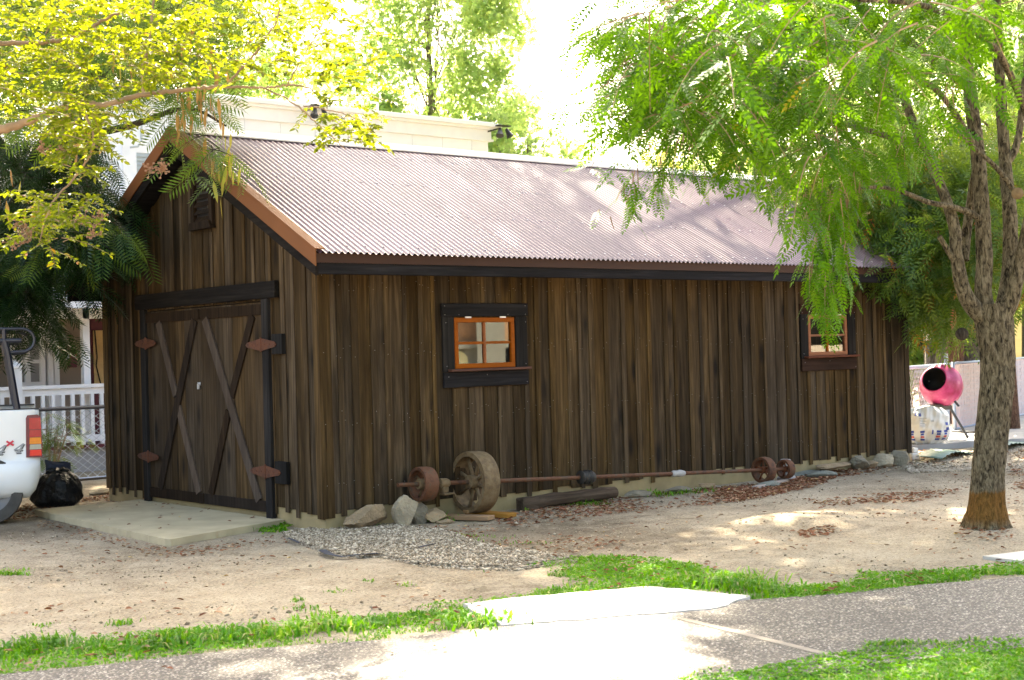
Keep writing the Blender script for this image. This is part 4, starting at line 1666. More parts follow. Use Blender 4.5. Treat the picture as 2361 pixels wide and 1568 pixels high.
# wall mailbox with a letter plate
ma, mc = on_y(157, 812, 11.25), on_y(171, 847, 11.25)
mbx = MB().cbox(ma[0], mc[0]+.02, 11.17, 11.296, mc[2], ma[2], .008).build('mailbox', M['maroon'], house)
MB().box(ma[0]-.02, mc[0]+.05, 11.15, 11.296, ma[2]+.002, ma[2]+.03).build('mailbox_lid', M['inner'], mbx)
pa, pb = on_y(151.5, 818, 11.14), on_y(159, 829, 11.14)
pl = MB().box(pa[0], pb[0], 11.135, 11.145, pb[2], pa[2]).build('letter_plate', M['cream'], mbx)
hx, hz = (pa[0]+pb[0])/2, (pa[2]+pb[2])/2
lw, lh = (pb[0]-pa[0])*.2, (pa[2]-pb[2])*.3
mb = MB()
mb.box(hx-lw*1.2, hx-lw*.6, 11.131, 11.1345, hz-lh, hz+lh)
for q in (-1, 0, 1):
    mb.box(hx-lw*.6, hx+lw, 11.131, 11.1345, hz+q*lh*.82-lh*.17, hz+q*lh*.82+lh*.17)
mb.build('letter', M['inner'], mbx)
# white sash window and pale siding on the left
wa, wb_ = on_y(30, 740, 11.25), on_y(92, 880, 11.25)
wf = MB()
wf.box(wa[0]-.08, wb_[0]+.08, 11.20, 11.296, wb_[2]-.08, wb_[2])
wf.box(wa[0]-.08, wb_[0]+.08, 11.20, 11.296, wa[2], wa[2]+.08)
for q in (wa[0]-.08, (wa[0]+wb_[0])/2-.04, wb_[0]):
    wf.box(q, q+.08, 11.20, 11.296, wb_[2], wa[2])
wf.box(wa[0], wb_[0], 11.215, 11.296, wb_[2]+.3, wb_[2]+.36)
wn2 = wf.build('window', M['white'], house)
MB().box(wa[0], wb_[0], 11.27, 11.29, wb_[2], wa[2]).build('pane', M['grey_concrete'], wn2)
for px_ in (118, 130):
    q = on_y(px_, 880, 11.2)
    MB().box(q[0]-.05, q[0]+.05, 11.18, 11.297, .41, 2.6).build('corner_board', M['white'], house)
# porch lantern
q = on_y(141, 770, 11.1)
mb = MB()
mb.tube([(q[0], 11.29, q[2]+.12), (q[0], 11.12, q[2]+.16)], .012, 6)
mb.lathe([(.0, .12), (.10, .06), (.075, .05), (.06, -.08), (.0, -.1)], 12, Matrix.Translation((q[0], 11.12, q[2])))
mb.build('porch_light', M['truck_black'], house, smooth=R_(40))
# porch roof
mb = MB()
mb.prism([(HX0-.3, 9.2, 2.62), (HX0-.3, 13.4, 4.0), (HX0-.3, 15.8, 3.0), (HX0-.3, 15.8, 2.9), (HX0-.3, 13.4, 3.88), (HX0-.3, 9.2, 2.54)], (HX1-HX0+.6, 0, 0))
hr = mb.build('roof', M['shingle'], house)
MB().box(HX0-.3, HX1+.3, 9.12, 9.197, 2.50, 2.66).build('gutter', M['white'], hr)
MB().box(HX0, HX1, 9.70, 9.82, 2.36, 2.55).build('porch_beam', M['cream'], house)

# ================================================================== WHITE BUILDING BEHIND
BY = 16.0
tl, tr = on_y(449, 219, BY), on_y(1124, 282, BY)
ztop = (tl[2]+tr[2])/2
zc_ = on_y(1124, 327, BY)[2]
xr = on_y(1126, 350, BY)[0]
xl = on_y(200, 300, BY)[0]
hall = thing('commercial_building', ((xl+xr)/2, BY+4, 0), 'large white building with cornice parapet rising behind the barn', 'building')
hall_wall = MB().box(xl, xr, BY+.02, BY+9, -.2, ztop-.12).build('wall', M['cream'], hall)
x = xl
k = 0
while x < xr-.2:
    MB().box(x+.006, min(x+.90, xr)-.006, BY, BY+.018, -.1, zc_).build('siding_panel', M['cream'], hall_wall)
    x += .90
corn = MB()
for (o_, z0, z1) in ((.10, zc_, zc_+.05), (.06, zc_+.05, zc_+.28), (.16, zc_+.28, zc_+.34), (.26, zc_+.34, zc_+.42), (.12, zc_+.42, ztop+.02)):
    corn.box(xl-.05, xr+o_, BY-o_, BY+.5, z0, z1)
corn.build('cornice', M['white'], hall)
wa, wb_ = on_y(312, 352, BY), on_y(372, 470, BY)
wf = MB()
wf.box(wa[0]-.3, wb_[0]+.1, BY-.05, BY-.002, wa[2], wa[2]+.3)
wf.box(wa[0]-.3, wa[0], BY-.05, BY-.002, wb_[2], wa[2])
vw = wf.build('louvre_frame', M['white'], hall)
nz = 12
for q in range(nz):
    z = wb_[2]+(wa[2]-wb_[2])*q/nz
    mb = MB()
    mb.prism([(wa[0], BY-.06, z), (wb_[0], BY-.06, z), (wb_[0], BY-.005, z+.14), (wa[0], BY-.005, z+.14)], (0, 0, .012))
    mb.build('louvre', M['louvre'], vw)
MB().tube([on_y(327, 240, BY-.05), on_y(326, 325, BY-.05), on_y(318, 338, BY-.05), on_y(300, 340, BY-.05)], .022, 6).build('conduit', M['louvre'], hall)
q0, q1 = on_y(876, 236, BY), on_y(876, 262, BY)
MB().tube([(q1[0], BY+.1, q1[2]), (q0[0], BY+.1, q0[2]), (q0[0]-.2, BY+.1, q0[2]+.0)], .03, 6).build('vent_pipe', M['white'], hall)
for (px_, py_), lab in (((735, 250), 'black twin floodlight above the middle of the white parapet'), ((1160, 297), 'black twin floodlight on an arm at the parapet end')):
    q = on_y(px_, py_, BY-.35)
    fl = thing('floodlight', tuple(q), lab, 'floodlight')
    MB().tube([(q[0]-.25, BY-.05, q[2]-.05), (q[0]-.05, BY-.3, q[2]+.02)], .02, 6).build('arm', M['iron_dark'], fl)
    for s in (-1, 1):
        m_ = Matrix.Translation((q[0]+s*.10, q[1], q[2])) @ Matrix.Rotation(R_(160), 4, 'X') @ Matrix.Rotation(R_(s*18), 4, 'Y')
        MB().lathe([(0, -.02), (.04, 0), (.055, .08), (.10, .22), (.085, .22), (.0, .19)], 12, m_).build('lamp_head', M['truck_black'], fl, smooth=R_(40))
    MB().box(q[0]-.18, q[0]+.2, q[1]-.08, q[1]+.08, q[2]+.06, q[2]+.085).build('shield', M['iron_dark'], fl)

# ================================================================== RIGHT BACKGROUND
fd = np.array((.954, .30, 0))
fd /= np.linalg.norm(fd)
fn = np.array((-fd[1], fd[0], 0))
f0 = gnd(2196, 1003)
f0[2] = 0
rf = thing('slatted_fence', tuple(f0), 'chain link fence filled with pinkish vertical slats behind the mixer', 'fence')
sl_me = None
nsl = 105
for i in range(nsl):
    p = f0+fd*(i*.085+.02)
    if sl_me is None:
        mb = MB()
        m_ = Matrix(((fd[0], fn[0], 0, p[0]), (fd[1], fn[1], 0, p[1]), (0, 0, 1, .06), (0, 0, 0, 1)))
        mb.box(0, .074, -.008, .008, 0, 1.16, M=m_)
        o = mb.build('slat', M['pink_slat'], rf)
        sl_me = o.data
        so_ = WO[o.name]
    else:
        link('slat', sl_me, None, rf, so_+fd*(i*.085)+fn*random.uniform(-.004, .004))
MB().tube([f0+(0, 0, 1.245), f0+fd*9+(0, 0, 1.245)], .022, 8).build('top_rail', M['fence_blue'], rf, smooth=True)
MB().tube([f0+(0, 0, .10)-fn*.02, f0+fd*9+(0, 0, .10)-fn*.02], .018, 8).build('bottom_rail', M['fence_blue'], rf, smooth=True)
for i in range(4):
    p = f0+fd*i*2.9-fn*.05
    MB().tube([p+(0, 0, -.05), p+(0, 0, 1.27)], .03, 8).build('post', M['fence_blue'], rf, smooth=True)
mb = MB()
for i in range(130):
    for s in (1, -1):
        a = f0+fd*(i*.075)-fn*(.014+.002*s)
        b = a+fd*s*.62+(0, 0, 1.2)
        a = a+(0, 0, .05)
        if 0 <= (b-f0) @ fd <= 9:
            mb.tube([a, b], .0028, 3, cap=False)
stuff(mb.build('wire_mesh', M['steel'], rf, fix=False))
# gate to the left of it
gt = thing('chain_link_gate', tuple(f0-fd*1.2), 'chain link gate with blue grey pipe frame behind the barn end', 'gate')
ga, gb = f0-fd*2.6, f0-fd*.25
mb = MB()
mb.tube([ga+(0, 0, 1.23), gb+(0, 0, 1.23)], .03, 8)
mb.tube([ga+(0, 0, .1), gb+(0, 0, .1)], .03, 8)
mb.tube([gb+(0, 0, .0), gb+(0, 0, 1.42)], .035, 8)
mb.tube([gb-fd*.45+(0, 0, .1), gb-fd*.45+(0, 0, 1.23)], .02, 8)
mb.build('gate_frame', M['fence_blue'], gt, smooth=R_(40))
mb = MB()
for i in range(60):
    for s in (1, -1):
        a = ga+fd*(i*.08-.6)+(0, 0, .1)+fn*.002*s
        b = a+fd*s*.58+(0, 0, 1.12)
        if 0 <= (b-ga) @ fd <= 2.35 and 0 <= (a-ga) @ fd <= 2.35:
            mb.tube([a, b], .004, 3, cap=False)
stuff(mb.build('wire_mesh', M['steel'], gt, fix=False))
c = at(2129, 900, 24.6)
mb = MB()
m_ = Matrix(((fd[0], fn[0], 0, c[0]), (fd[1], fn[1], 0, c[1]), (0, 0, 1, c[2]), (0, 0, 0, 1)))
mb.cbox(-.075, .075, -.012, .012, -.13, .13, .004, M=m_)
tag(mb.build('sign', M['white']), 'blank white sign board fixed to the gate beside the mixer', 'sign')
# red and white barrier board further back
c = gnd(2130, 985)
mb = MB()
for q in (0, 1, 2):
    m_ = Matrix(((fd[0], fn[0], 0, c[0]+fd[0]*.25*(q-1)+.4), (fd[1], fn[1], 0, c[1]+.9), (0, 0, 1, .0), (0, 0, 0, 1)))
    mb.cbox(-.1, .1, -.03, .03, .0, .75, .006, M=m_)
tag(mb.build('barrier', M['orange_plastic']), 'orange red boards standing behind the chain link gate', 'barrier')
# lantern on a post
c = at(2137, 772, 27.0)
lp = thing('lamp_post', (c[0], c[1], 0), 'black carriage lantern on a grey post behind the gate', 'lamp post')
MB().tube([(c[0], c[1], 0), (c[0], c[1], c[2]-.16)], .045, 10).build('post', M['bark_grey'], lp, smooth=True)
m_ = Matrix.Translation((c[0], c[1], c[2]))
MB().lathe([(0, -.17), (.05, -.16), (.06, -.11), (.11, .08), (.0, .08)], 6, m_).build('lantern', M['lamp_glass'], lp)
mb = MB()
mb.lathe([(0, .22), (.02, .2), (.03, .15), (.16, .08), (.0, .075)], 6, m_)
for k in range(6):
    a = k*math.pi/3
    mb.tube([(c[0]+.06*math.cos(a), c[1]+.06*math.sin(a), c[2]-.12), (c[0]+.115*math.cos(a), c[1]+.115*math.sin(a), c[2]+.08)], .007, 4)
mb.lathe([(0, -.2), (.07, -.19), (.06, -.12), (0, -.12)], 6, m_)
mb.build('lantern_cage', M['truck_black'], lp)

# concrete mixer
mt = 22.9
mc = at(2168, 887, mt)
mixer = thing('concrete_mixer', (mc[0], mc[1], .085), 'faded red concrete mixer drum tilted toward the yard on its stand', 'mixer')
toC = -ray(2168, 887)
dirm = toC/np.linalg.norm(toC)*1.0 + np.array(_R)*-.45 + np.array((0, 0, .42))
dirm /= np.linalg.norm(dirm)
m_ = wheel_matrix(mc, dirm)
RR = .33
prof = [(0, -.31), (.16, -.305), (.26, -.25), (.315, -.17), (.33, -.09), (.34, -.07), (.34, -.04), (.33, -.02), (.325, .05), (.30, .12), (.255, .19), (.20, .255), (.205, .27), (.19, .272), (.185, .25), (.24, .18), (.285, .11), (.30, 0), (.30, -.1), (.22, -.22), (0, -.27)]
drum = MB().lathe(prof[:14], 40, m_).build('drum', M['drum'], mixer, smooth=R_(60))
MB().lathe([(.192, .2705), (.186, .25), (.24, .18), (.285, .11), (.30, 0), (.30, -.1), (.22, -.22), (0, -.27)], 40, m_).build('drum_dark_inside', M['truck_black'], drum, smooth=R_(60))  # darkness of the hollow put into the inner surface's colour
mb = MB()
for s in (-1, 1):
    a = np.array(m_ @ Vector((s*.12, .0, .18)))
    b = np.array(m_ @ Vector((s*.25, .05, -.12)))
    mb.tube([a, b], .012, 5)
mb.build('paddle', M['mixer_dark'], mixer)
mb = MB()
bz_ = mc[2]-.36
mb.box(mc[0]-.16, mc[0]+.16, mc[1]-.10, mc[1]+.10, bz_-.04, bz_+.02)
mb.box(mc[0]-.24, mc[0]+.02, mc[1]-.08, mc[1]+.08, bz_+.021, bz_+.05)
for sx, sy in ((-1, -1), (1, -1), (-1, 1), (1, 1)):
    mb.tube([(mc[0]+sx*.12, mc[1]+sy*.08, bz_), (mc[0]+sx*.3, mc[1]+sy*.28, .09)], .022, 6)
mb.build('stand', M['mixer_dark'], mixer)
hA = at(2196, 918, mt-.1)
hB = at(2211, 937, mt-.15)
MB().tube([hA, hB], .02, 6).build('tilt_handle', M['truck_black'], mixer)

# cement sack
st = 21.9
sc_ = at(2136, 983, st)
rtv = np.array((RT[0], RT[1], 0))
rtv /= np.linalg.norm(rtv)
fwv = np.array((FW[0], FW[1], 0))
fwv /= np.linalg.norm(fwv)


def sack_pt(u, w_, off=0.0):
    """u -1..1 around width, w 0..1 up"""
    r = 1-abs(2*w_-1)**3.2*.35
    e = (abs(u)**3.5)
    xx = .36*u*r + .012*math.sin(w_*9)*u
    zz = .085+.56*w_+.02*math.sin(u*4+1)*(w_ > .8)
    bulge = .20*(1-e)*(math.sin(math.pi*min(max(w_, .04), .96)))**.45+off
    wr = .012*math.sin(u*14+w_*3)+.010*math.sin(w_*21+u*5)+.008*math.sin(u*31-w_*17)
    return np.array((sc_[0], sc_[1], 0))+rtv*xx-fwv*(bulge+wr)+np.array((0, 0, zz))


vs, fs = [], []
NU, NW = 36, 26
for i in range(NU+1):
    for j in range(NW+1):
        vs.append(sack_pt(-1+2*i/NU, j/NW))
nb = len(vs)
for i in range(NU+1):
    for j in range(NW+1):
        p = sack_pt(-1+2*i/NU, j/NW)
        d = (np.array((sc_[0], sc_[1], 0))-p) @ fwv
        vs.append(p+fwv*d*2 if d > 0 else p)
for i in range(NU):
    for j in range(NW):
        a = i*(NW+1)+j
        fs.append((a, a+NW+1, a+NW+2, a+1))
        fs.append((nb+a, nb+a+1, nb+a+NW+2, nb+a+NW+1))
for i in range(NU):
    a = i*(NW+1)
    fs.append((a, nb+a, nb+a+NW+1, a+NW+1))
    a += NW
    fs.append((a, a+NW+1, nb+a+NW+1, nb+a))
for j in range(NW):
    fs.append((j, j+1, nb+j+1, nb+j))
    a = NU*(NW+1)+j
    fs.append((a, nb+a, nb+a+1, a+1))
mb = MB().add(vs, fs)
sack = mb.build('cement_sack', M['sack'], smooth=True)
tag(sack, 'bulging white woven sack with blue and red print on the pad', 'sack')


def patch(u0, u1, w0, w1, mat, name='print'):
    vs, fs = [], []
    n = 5
    for i in range(n+1):
        for j in range(n+1):
            vs.append(sack_pt(u0+(u1-u0)*i/n, w0+(w1-w0)*j/n, .004))
    for i in range(n):
        for j in range(n):
            a = i*(n+1)+j
            fs.append((a, a+n+1, a+n+2, a+1))
    MB().add(vs, fs).build(name, mat, sack, fix=False)


for u in (-.78, -.42, .28, .62):
    wd = .20 if u > -.7 else .14
    patch(u, u+wd, .10, .15, M['print_blue'])
    patch(u, u+wd, .31, .37, M['print_blue'])
    patch(u+.01, u+wd*.9, .17, .225, M['print_red'])
    patch(u+.02, u+wd*.85, .245, .295, M['print_blue'])
for q in range(6):
    patch(-.45, -.2+.05*(q % 2), .47+.045*q, .49+.045*q, M['print_grey'])
patch(.02, .16, .60, .66, M['print_grey'])
patch(.06, .14, .27, .39, M['print_blue'])
patch(.72, .88, .50, .58, M['print_blue'])
patch(.76, .90, .36, .44, M['print_blue'])
patch(-.62, -.55, .78, .90, M['print_blue'])
patch(-.45, -.36, .76, .86, M['print_blue'])
# hose on the pad
pts = [at(x, y, t_) for x, y, t_ in ((2188, 985, 24.6), (2200, 1000, 24.3), (2230, 1006, 24.1), (2280, 1010, 23.9))]
for p in pts:
    p[2] = max(p[2], .1)
tag(MB().tube(pts, .02, 6).build('hose', M['truck_black'], smooth=True), 'dark hose lying along the foot of the slatted fence', 'hose')

# pale yellow building far right
ya = at(2336, 840, 38)
yb = thing('yellow_building', (ya[0]+4, ya[1]+3, 0), 'pale yellow clapboard building seen past the tree trunk', 'building')
m_ = Matrix(((rtv[0], fwv[0], 0, ya[0]), (rtv[1], fwv[1], 0, ya[1]), (0, 0, 1, 0), (0, 0, 0, 1)))
yw = MB().box(-.2, 9, 0, 6, -.2, 2.6, M=m_).build('wall', M['yellow_wall'], yb)
for k in range(11):
    mb = MB()
    z = .1+k*.22
    mb.add([m_ @ Vector(p) for p in ((-.2, -.002, z+.215), (9, -.002, z+.215), (9, -.03, z), (-.2, -.03, z))], [(0, 1, 2, 3)])
    mb.add([m_ @ Vector(p) for p in ((-.2, -.03, z), (9, -.03, z), (9, -.002, z-.002), (-.2, -.002, z-.002))], [(0, 1, 2, 3)])
    mb.build('clapboard', M['yellow_wall'], yw, fix=False)
mb = MB()
mb.prism([m_ @ Vector(p) for p in ((-.6, -.5, 2.55), (-.6, 3, 4.0), (-.6, 6.5, 2.55))], m_.to_3x3() @ Vector((10, 0, 0)))
mb.build('roof', M['shingle'], yb)

# building across the street (behind the photographer), mirrored in the window panes
bx, by = 31.0, -36.5
nv = np.array((-.62, .785, 0))
tv_ = np.array((.785, .62, 0))
m_ = Matrix(((tv_[0], nv[0], 0, bx), (tv_[1], nv[1], 0, by), (0, 0, 1, 0), (0, 0, 0, 1)))
st_b = thing('street_building', (bx, by, 0), 'salmon brick building with grey stone arcade across the street', 'building')
sw = MB().box(-14, 14, -8, 0, -.2, 8.5, M=m_).build('wall', M['salmon'], st_b)
MB().box(-14.1, 14.1, -.1, .35, 1.85, 2.15, M=m_).build('stone_band', M['stone_grey'], st_b)
MB().box(-14.1, 14.1, .0, .12, -.2, 1.85, M=m_).build('stone_base', M['stone_grey'], st_b)
for k in range(12):
    u = -12.1+k*2.2
    pl_ = [(u-.5, .0)] + [(u-.5*math.cos(R_(a)), 1.1+.5*math.sin(R_(a))) for a in range(0, 181, 20)] + [(u+.5, .0)]
    mb = MB()
    mb.prism([m_ @ Vector((x, .122, z+.2)) for x, z in pl_], m_.to_3x3() @ Vector((0, .03, 0)))
    mb.build('arched_window', M['warm_window'] if k % 2 else M['glass_dark'], st_b)
for k in range(3):
    MB().box(-7.4+k*7.2, -6.2+k*7.2, .0, .5, -.2, 8.3, M=m_).build('pilaster', M['stone_grey'], st_b)

# ================================================================== VEGETATION
def in_poly(P, poly):
    poly = np.asarray(poly, float)
    x, y = P[:, 0], P[:, 1]
    c = np.zeros(len(P), bool)
    j = len(poly)-1
    for i in range(len(poly)):
        xi, yi = poly[i]
        xj, yj = poly[j]
        k = ((yi > y) != (yj > y)) & (x < (xj-xi)*(y-yi)/(yj-yi+1e-12)+xi)
        c ^= k
        j = i
    return c


def sample_poly(poly, n):
    poly = np.asarray(poly, float)
    lo_, hi_ = poly.min(0), poly.max(0)
    out = np.zeros((0, 2))
    while len(out) < n:
        q = rng.uniform(lo_, hi_, (n*2+20, 2))
        out = np.vstack([out, q[in_poly(q, poly)]])
    return out[:n]


# gaps cut in the crowns to let sun onto path, tree foot, lawn and the far part of the roof
LIT = [np.array([gnd(*p)[:2] for p in pl]) for pl in (
    [(800, 1590), (900, 1535), (1120, 1470), (1060, 1405), (1480, 1368), (1690, 1402), (1600, 1440), (1650, 1490), (1720, 1545), (1600, 1610), (800, 1610)],
    [(2150, 1195), (2215, 1150), (2300, 1120), (2440, 1100), (2440, 1150), (2361, 1195), (2250, 1225), (2160, 1220)],
    [(1830, 1535), (2361, 1500), (2361, 1620), (1830, 1620)])]


def keep_mask(P):
    """False for leaves that would shade the sunny patches"""
    G_ = P[:, :2]-SUN[:2]*(P[:, 2:3]/SUN[2])
    jit = rng.normal(0, .13, G_.shape)
    lit = in_poly(G_+jit, LIT[0]) | (in_poly(G_+jit, LIT[1]) & (rng.random(len(P)) < .93)) | (in_poly(G_+jit, LIT[2]) & (rng.random(len(P)) < .9))
    s = (P[:, 2]-ZE-SL*(P[:, 1]+EO))/(SUN[2]-SL*SUN[1])
    H = P-s[:, None]*SUN
    rf_ = (s > 0) & (H[:, 0] > 4.1+.5*H[:, 1]) & (H[:, 0] < 8.6) & (H[:, 1] > -.6) & (H[:, 1] < 2.1)
    rf_ &= rng.random(len(P)) < .97
    # sunlight on the silk tree's upper crown, which stands about 15.5 m from the viewpoint
    u = ((P-CAM) @ FW-15.5)/(SUN @ FW)
    Q = P-u[:, None]*SUN-CAM
    zz_ = Q @ FW
    qx, qy = CXP+FPX*(Q @ RT)/zz_, CYP-FPX*(Q @ UP)/zz_
    ms = (u > 3) & (qx > -120) & (qx < 400) & (qy > -260) & (qy < 330) & (rng.random(len(P)) < .8)
    # and on the crape myrtle, about 10 m away
    u = ((P-CAM) @ FW-10.0)/(SUN @ FW)
    Q = P-u[:, None]*SUN-CAM
    zz_ = Q @ FW
    qx, qy = CXP+FPX*(Q @ RT)/zz_, CYP-FPX*(Q @ UP)/zz_
    mc_ = (u > 8) & (qx > -160) & (qx < 900) & (qy > -260) & (qy < np.where(qx < 230, 520, 400)) & (rng.random(len(P)) < .93)
    return ~((lit | rf_ | ms | mc_) & (P[:, 2] > 1.5))


def unit(v):
    v = np.asarray(v, float)
    return v/(np.linalg.norm(v)+1e-9)


def nrm(A):
    return A/(np.linalg.norm(A, axis=-1, keepdims=True)+1e-9)


# ---- leaf templates (axis +y, normal +z, length 1)
def t_oval(w=.55, fold=.12):
    v = np.array([(0, 0, 0), (w*.42, .3, fold), (w*.38, .68, fold), (0, 1, 0), (-w*.38, .68, fold), (-w*.42, .3, fold)])
    return v, np.array([(0, 1, 2, 3), (0, 3, 4, 5)])


def t_pinnate(pairs=7, ll_=.24, wd=.34, droop=.12, terminal=True, ang=62, fold=.02):
    vs, fs = [], []

    def put(base, ang_, l, w):
        ca, sa = math.cos(ang_), math.sin(ang_)
        n = len(vs)
        for (a, b, z) in ((0, 0, 0), (w*.5, .42, -fold), (0, 1, -droop), (-w*.5, .42, -fold)):
            a, b = a*l, b*l
            vs.append((base[0]+b*sa+a*ca, base[1]+b*ca-a*sa, base[2]+z*l))
        fs.append((n, n+1, n+2, n+3))
    for k in range(pairs):
        f = .16+.80*k/(pairs-1)
        z = -.18*f*f
        sz = ll_*(1-.35*abs(f-.5)*1.4)
        for s in (1, -1):
            put((0, f+.015*s, z), s*R_(ang-18*f), sz, wd)
    if terminal:
        put((0, 1, -.18), 0, ll_, wd)
    n = len(vs)
    vs += [(-.006, 0, 0), (.006, 0, 0), (.004, 1, -.18), (-.004, 1, -.18)]
    fs.append((n, n+1, n+2, n+3))
    return np.array(vs), np.array(fs)


def t_star():
    vs, fs = [(0, 0, 0)], []
    for k, a in enumerate((-100, -50, 0, 50, 100)):
        r = (.55, .85, 1, .85, .55)[k]
        for da, rr, z in ((-22, .34*r+.1, .0), (0, r, -.12), (22, .34*r+.1, 0)):
            th = R_(a+da)
            vs.append((rr*math.sin(th), rr*math.cos(th)+.1, z))
        n = len(vs)
        fs.append((0, n-3, n-2, n-1))
    return np.array(vs)*.62, np.array(fs)


T_OVAL = t_oval()
T_PIN = t_pinnate(7, .25, .40)
T_PIST = t_pinnate(6, .30, .26, .18)
T_MIM = t_pinnate(9, .36, .15, .10, False, 66)
T_MIM[0][:, 0] *= 1.0
T_STAR = t_star()


class Leaves:
    def __init__(s):
        s.P, s.D, s.N, s.S, s.R = [], [], [], [], []

    def add(s, P, D, N, S, R):
        s.P.append(np.atleast_2d(P))
        s.D.append(np.atleast_2d(D))
        s.N.append(np.atleast_2d(N))
        s.S.append(np.atleast_1d(S))
        s.R.append(np.atleast_1d(R))

    def cat(s):
        return [np.concatenate(a) for a in (s.P, s.D, s.N, s.S, s.R)]

    def build(s, name, tmpl, mat, parent, carve=True):
        P, D, N, S, R = s.cat()
        if carve:
            k = keep_mask(P)
            P, D, N, S, R = P[k], D[k], N[k], S[k], R[k]
        V, F, r = instance(tmpl[0], tmpl[1], frames(D, N, S), P, R)
        o = np_mesh(name, V, F, mat, parent, r)
        o['kind'] = 'stuff'
        return o


def spray(lv, tw_, p, d, ln, n, size, droop=.5, spread=.9, rad=.006, hang=.4, rlo=0., rhi=1.):
    """a twig that sags, carrying n leaves in two ranks"""
    p = np.array(p, float)
    d = unit(d)
    side = np.cross(d, (0, 0, 1.0))
    if np.linalg.norm(side) < .05:
        side = np.array((1.0, 0, 0))
    side = unit(side)
    m = 5
    pts = []
    for i in range(m+1):
        f = i/m
        pts.append(p+d*ln*f+np.array((0, 0, -droop*ln*f*f)))
    pts = np.array(pts)
    if tw_ is not None:
        tw_.tube(pts, [rad*(1-.7*i/m) for i in range(m+1)], 3, cap=False)
    f = np.linspace(.12, 1, n)+rng.uniform(-.03, .03, n)
    f = np.clip(f, 0, 1)
    idx = np.minimum((f*m).astype(int), m-1)
    fr = (f*m-idx)[:, None]
    P = pts[idx]*(1-fr)+pts[idx+1]*fr
    tg = nrm(pts[idx+1]-pts[idx])
    sg = np.where(np.arange(n) % 2 == 0, 1.0, -1.0)[:, None]
    D = tg*.55+side*sg*spread+np.array((0, 0, -hang))+rng.normal(0, .28, (n, 3))
    N = np.tile((0, 0, 1.0), (n, 1))+rng.normal(0, .45, (n, 3))
    lv.add(P, D, N, size*rng.uniform(.7, 1.15, n), rng.uniform(rlo, rhi, n))
    return pts[-1]


def clumps(lv, centers, radii, n_each, size, up=.6, rlo=0, rhi=1, flat_=1.0):
    for c, r in zip(centers, radii):
        q = rng.normal(size=(n_each, 3))
        q = nrm(q)*(rng.random((n_each, 1))**.45)
        P = c+q*np.array((r, r, r*flat_))
        D = q*.6+rng.normal(0, .6, (n_each, 3))+np.array((0, 0, -.45))
        N = np.tile((0, 0, up), (n_each, 1))+rng.normal(0, .6, (n_each, 3))
        lv.add(P, D, N, size*rng.uniform(.7, 1.2, n_each), rng.uniform(rlo, rhi, n_each))


def ellipsoid_clumps(c, r, n, cr, shell=.5):
    q = nrm(rng.normal(size=(n, 3)))*(shell+(1-shell)*rng.random((n, 1))**.6)
    return np.array(c)+q*np.array(r), rng.uniform(cr*.6, cr*1.3, n)


def tube_path(pts, n=24, wob=.0):
    """smooth path through points"""
    pts = np.array(pts, float)
    t = np.linspace(0, len(pts)-1, n)
    i = np.clip(t.astype(int), 0, len(pts)-2)
    f = (t-i)[:, None]
    p0 = pts[np.clip(i-1, 0, len(pts)-1)]
    p1, p2 = pts[i], pts[i+1]
    p3 = pts[np.clip(i+2, 0, len(pts)-1)]
    q = .5*((2*p1)+(-p0+p2)*f+(2*p0-5*p1+4*p2-p3)*f*f+(-p0+3*p1-3*p2+p3)*f**3)
    if wob:
        q = q+rng.normal(0, wob, q.shape)
    return q


def lerp_r(rs, n):
    return np.interp(np.linspace(0, len(rs)-1, n), range(len(rs)), rs)


# ------------------------------------------------------------------ right yard tree
TB = gnd(2275, 1222)
tree = thing('yard_tree', (TB[0], TB[1], 0), 'forked shade tree with ridged bark and drooping pinnate leaves in the yard', 'tree')
TT = 12.28


def pt(x, y, dt=0.0):
    return at(x, y, TT+dt)


def bark_tube(pts, rad, n, ridge=.06, nseg=60, seed=0, flare=False):
    """tube with furrowed surface"""
    rs = np.random.default_rng(seed)
    P = tube_path(pts, nseg)
    Rr = lerp_r(rad, nseg)
    prev = None
    V = []
    for i in range(nseg):
        d = unit(P[min(i+1, nseg-1)]-P[max(i-1, 0)])
        a = np.cross(d, (0, 1.0, 0)) if prev is None else prev-d*(prev @ d)
        a = unit(a)
        prev = a
        b = np.cross(d, a)
        th = np.arange(n)*2*math.pi/n
        z = P[i][2]
        rr = Rr[i]*(1+ridge*np.sin(th*13+2.2*np.sin(z*3.1)+1.2*np.sin(z*11+th))*(.6+.4*np.sin(z*23+th*5))+ridge*.6*np.sin(th*23+z*7.0+2*np.sin(z*5)) + .04*np.sin(3*th+z*1.7))
        if flare:
            rr = rr*(1+.16*np.maximum(0, np.sin(th*4+.6))*math.exp(-max(z, 0)/.13))
        V.append(P[i]+np.outer(rr*np.cos(th), a)+np.outer(rr*np.sin(th), b))
    V = np.concatenate(V)
    i, j = np.meshgrid(np.arange(nseg-1), np.arange(n), indexing='ij')
    i, j = i.ravel(), j.ravel()
    j2 = (j+1) % n
    F = np.stack([i*n+j, i*n+j2, (i+1)*n+j2, (i+1)*n+j], 1)
    return V, F


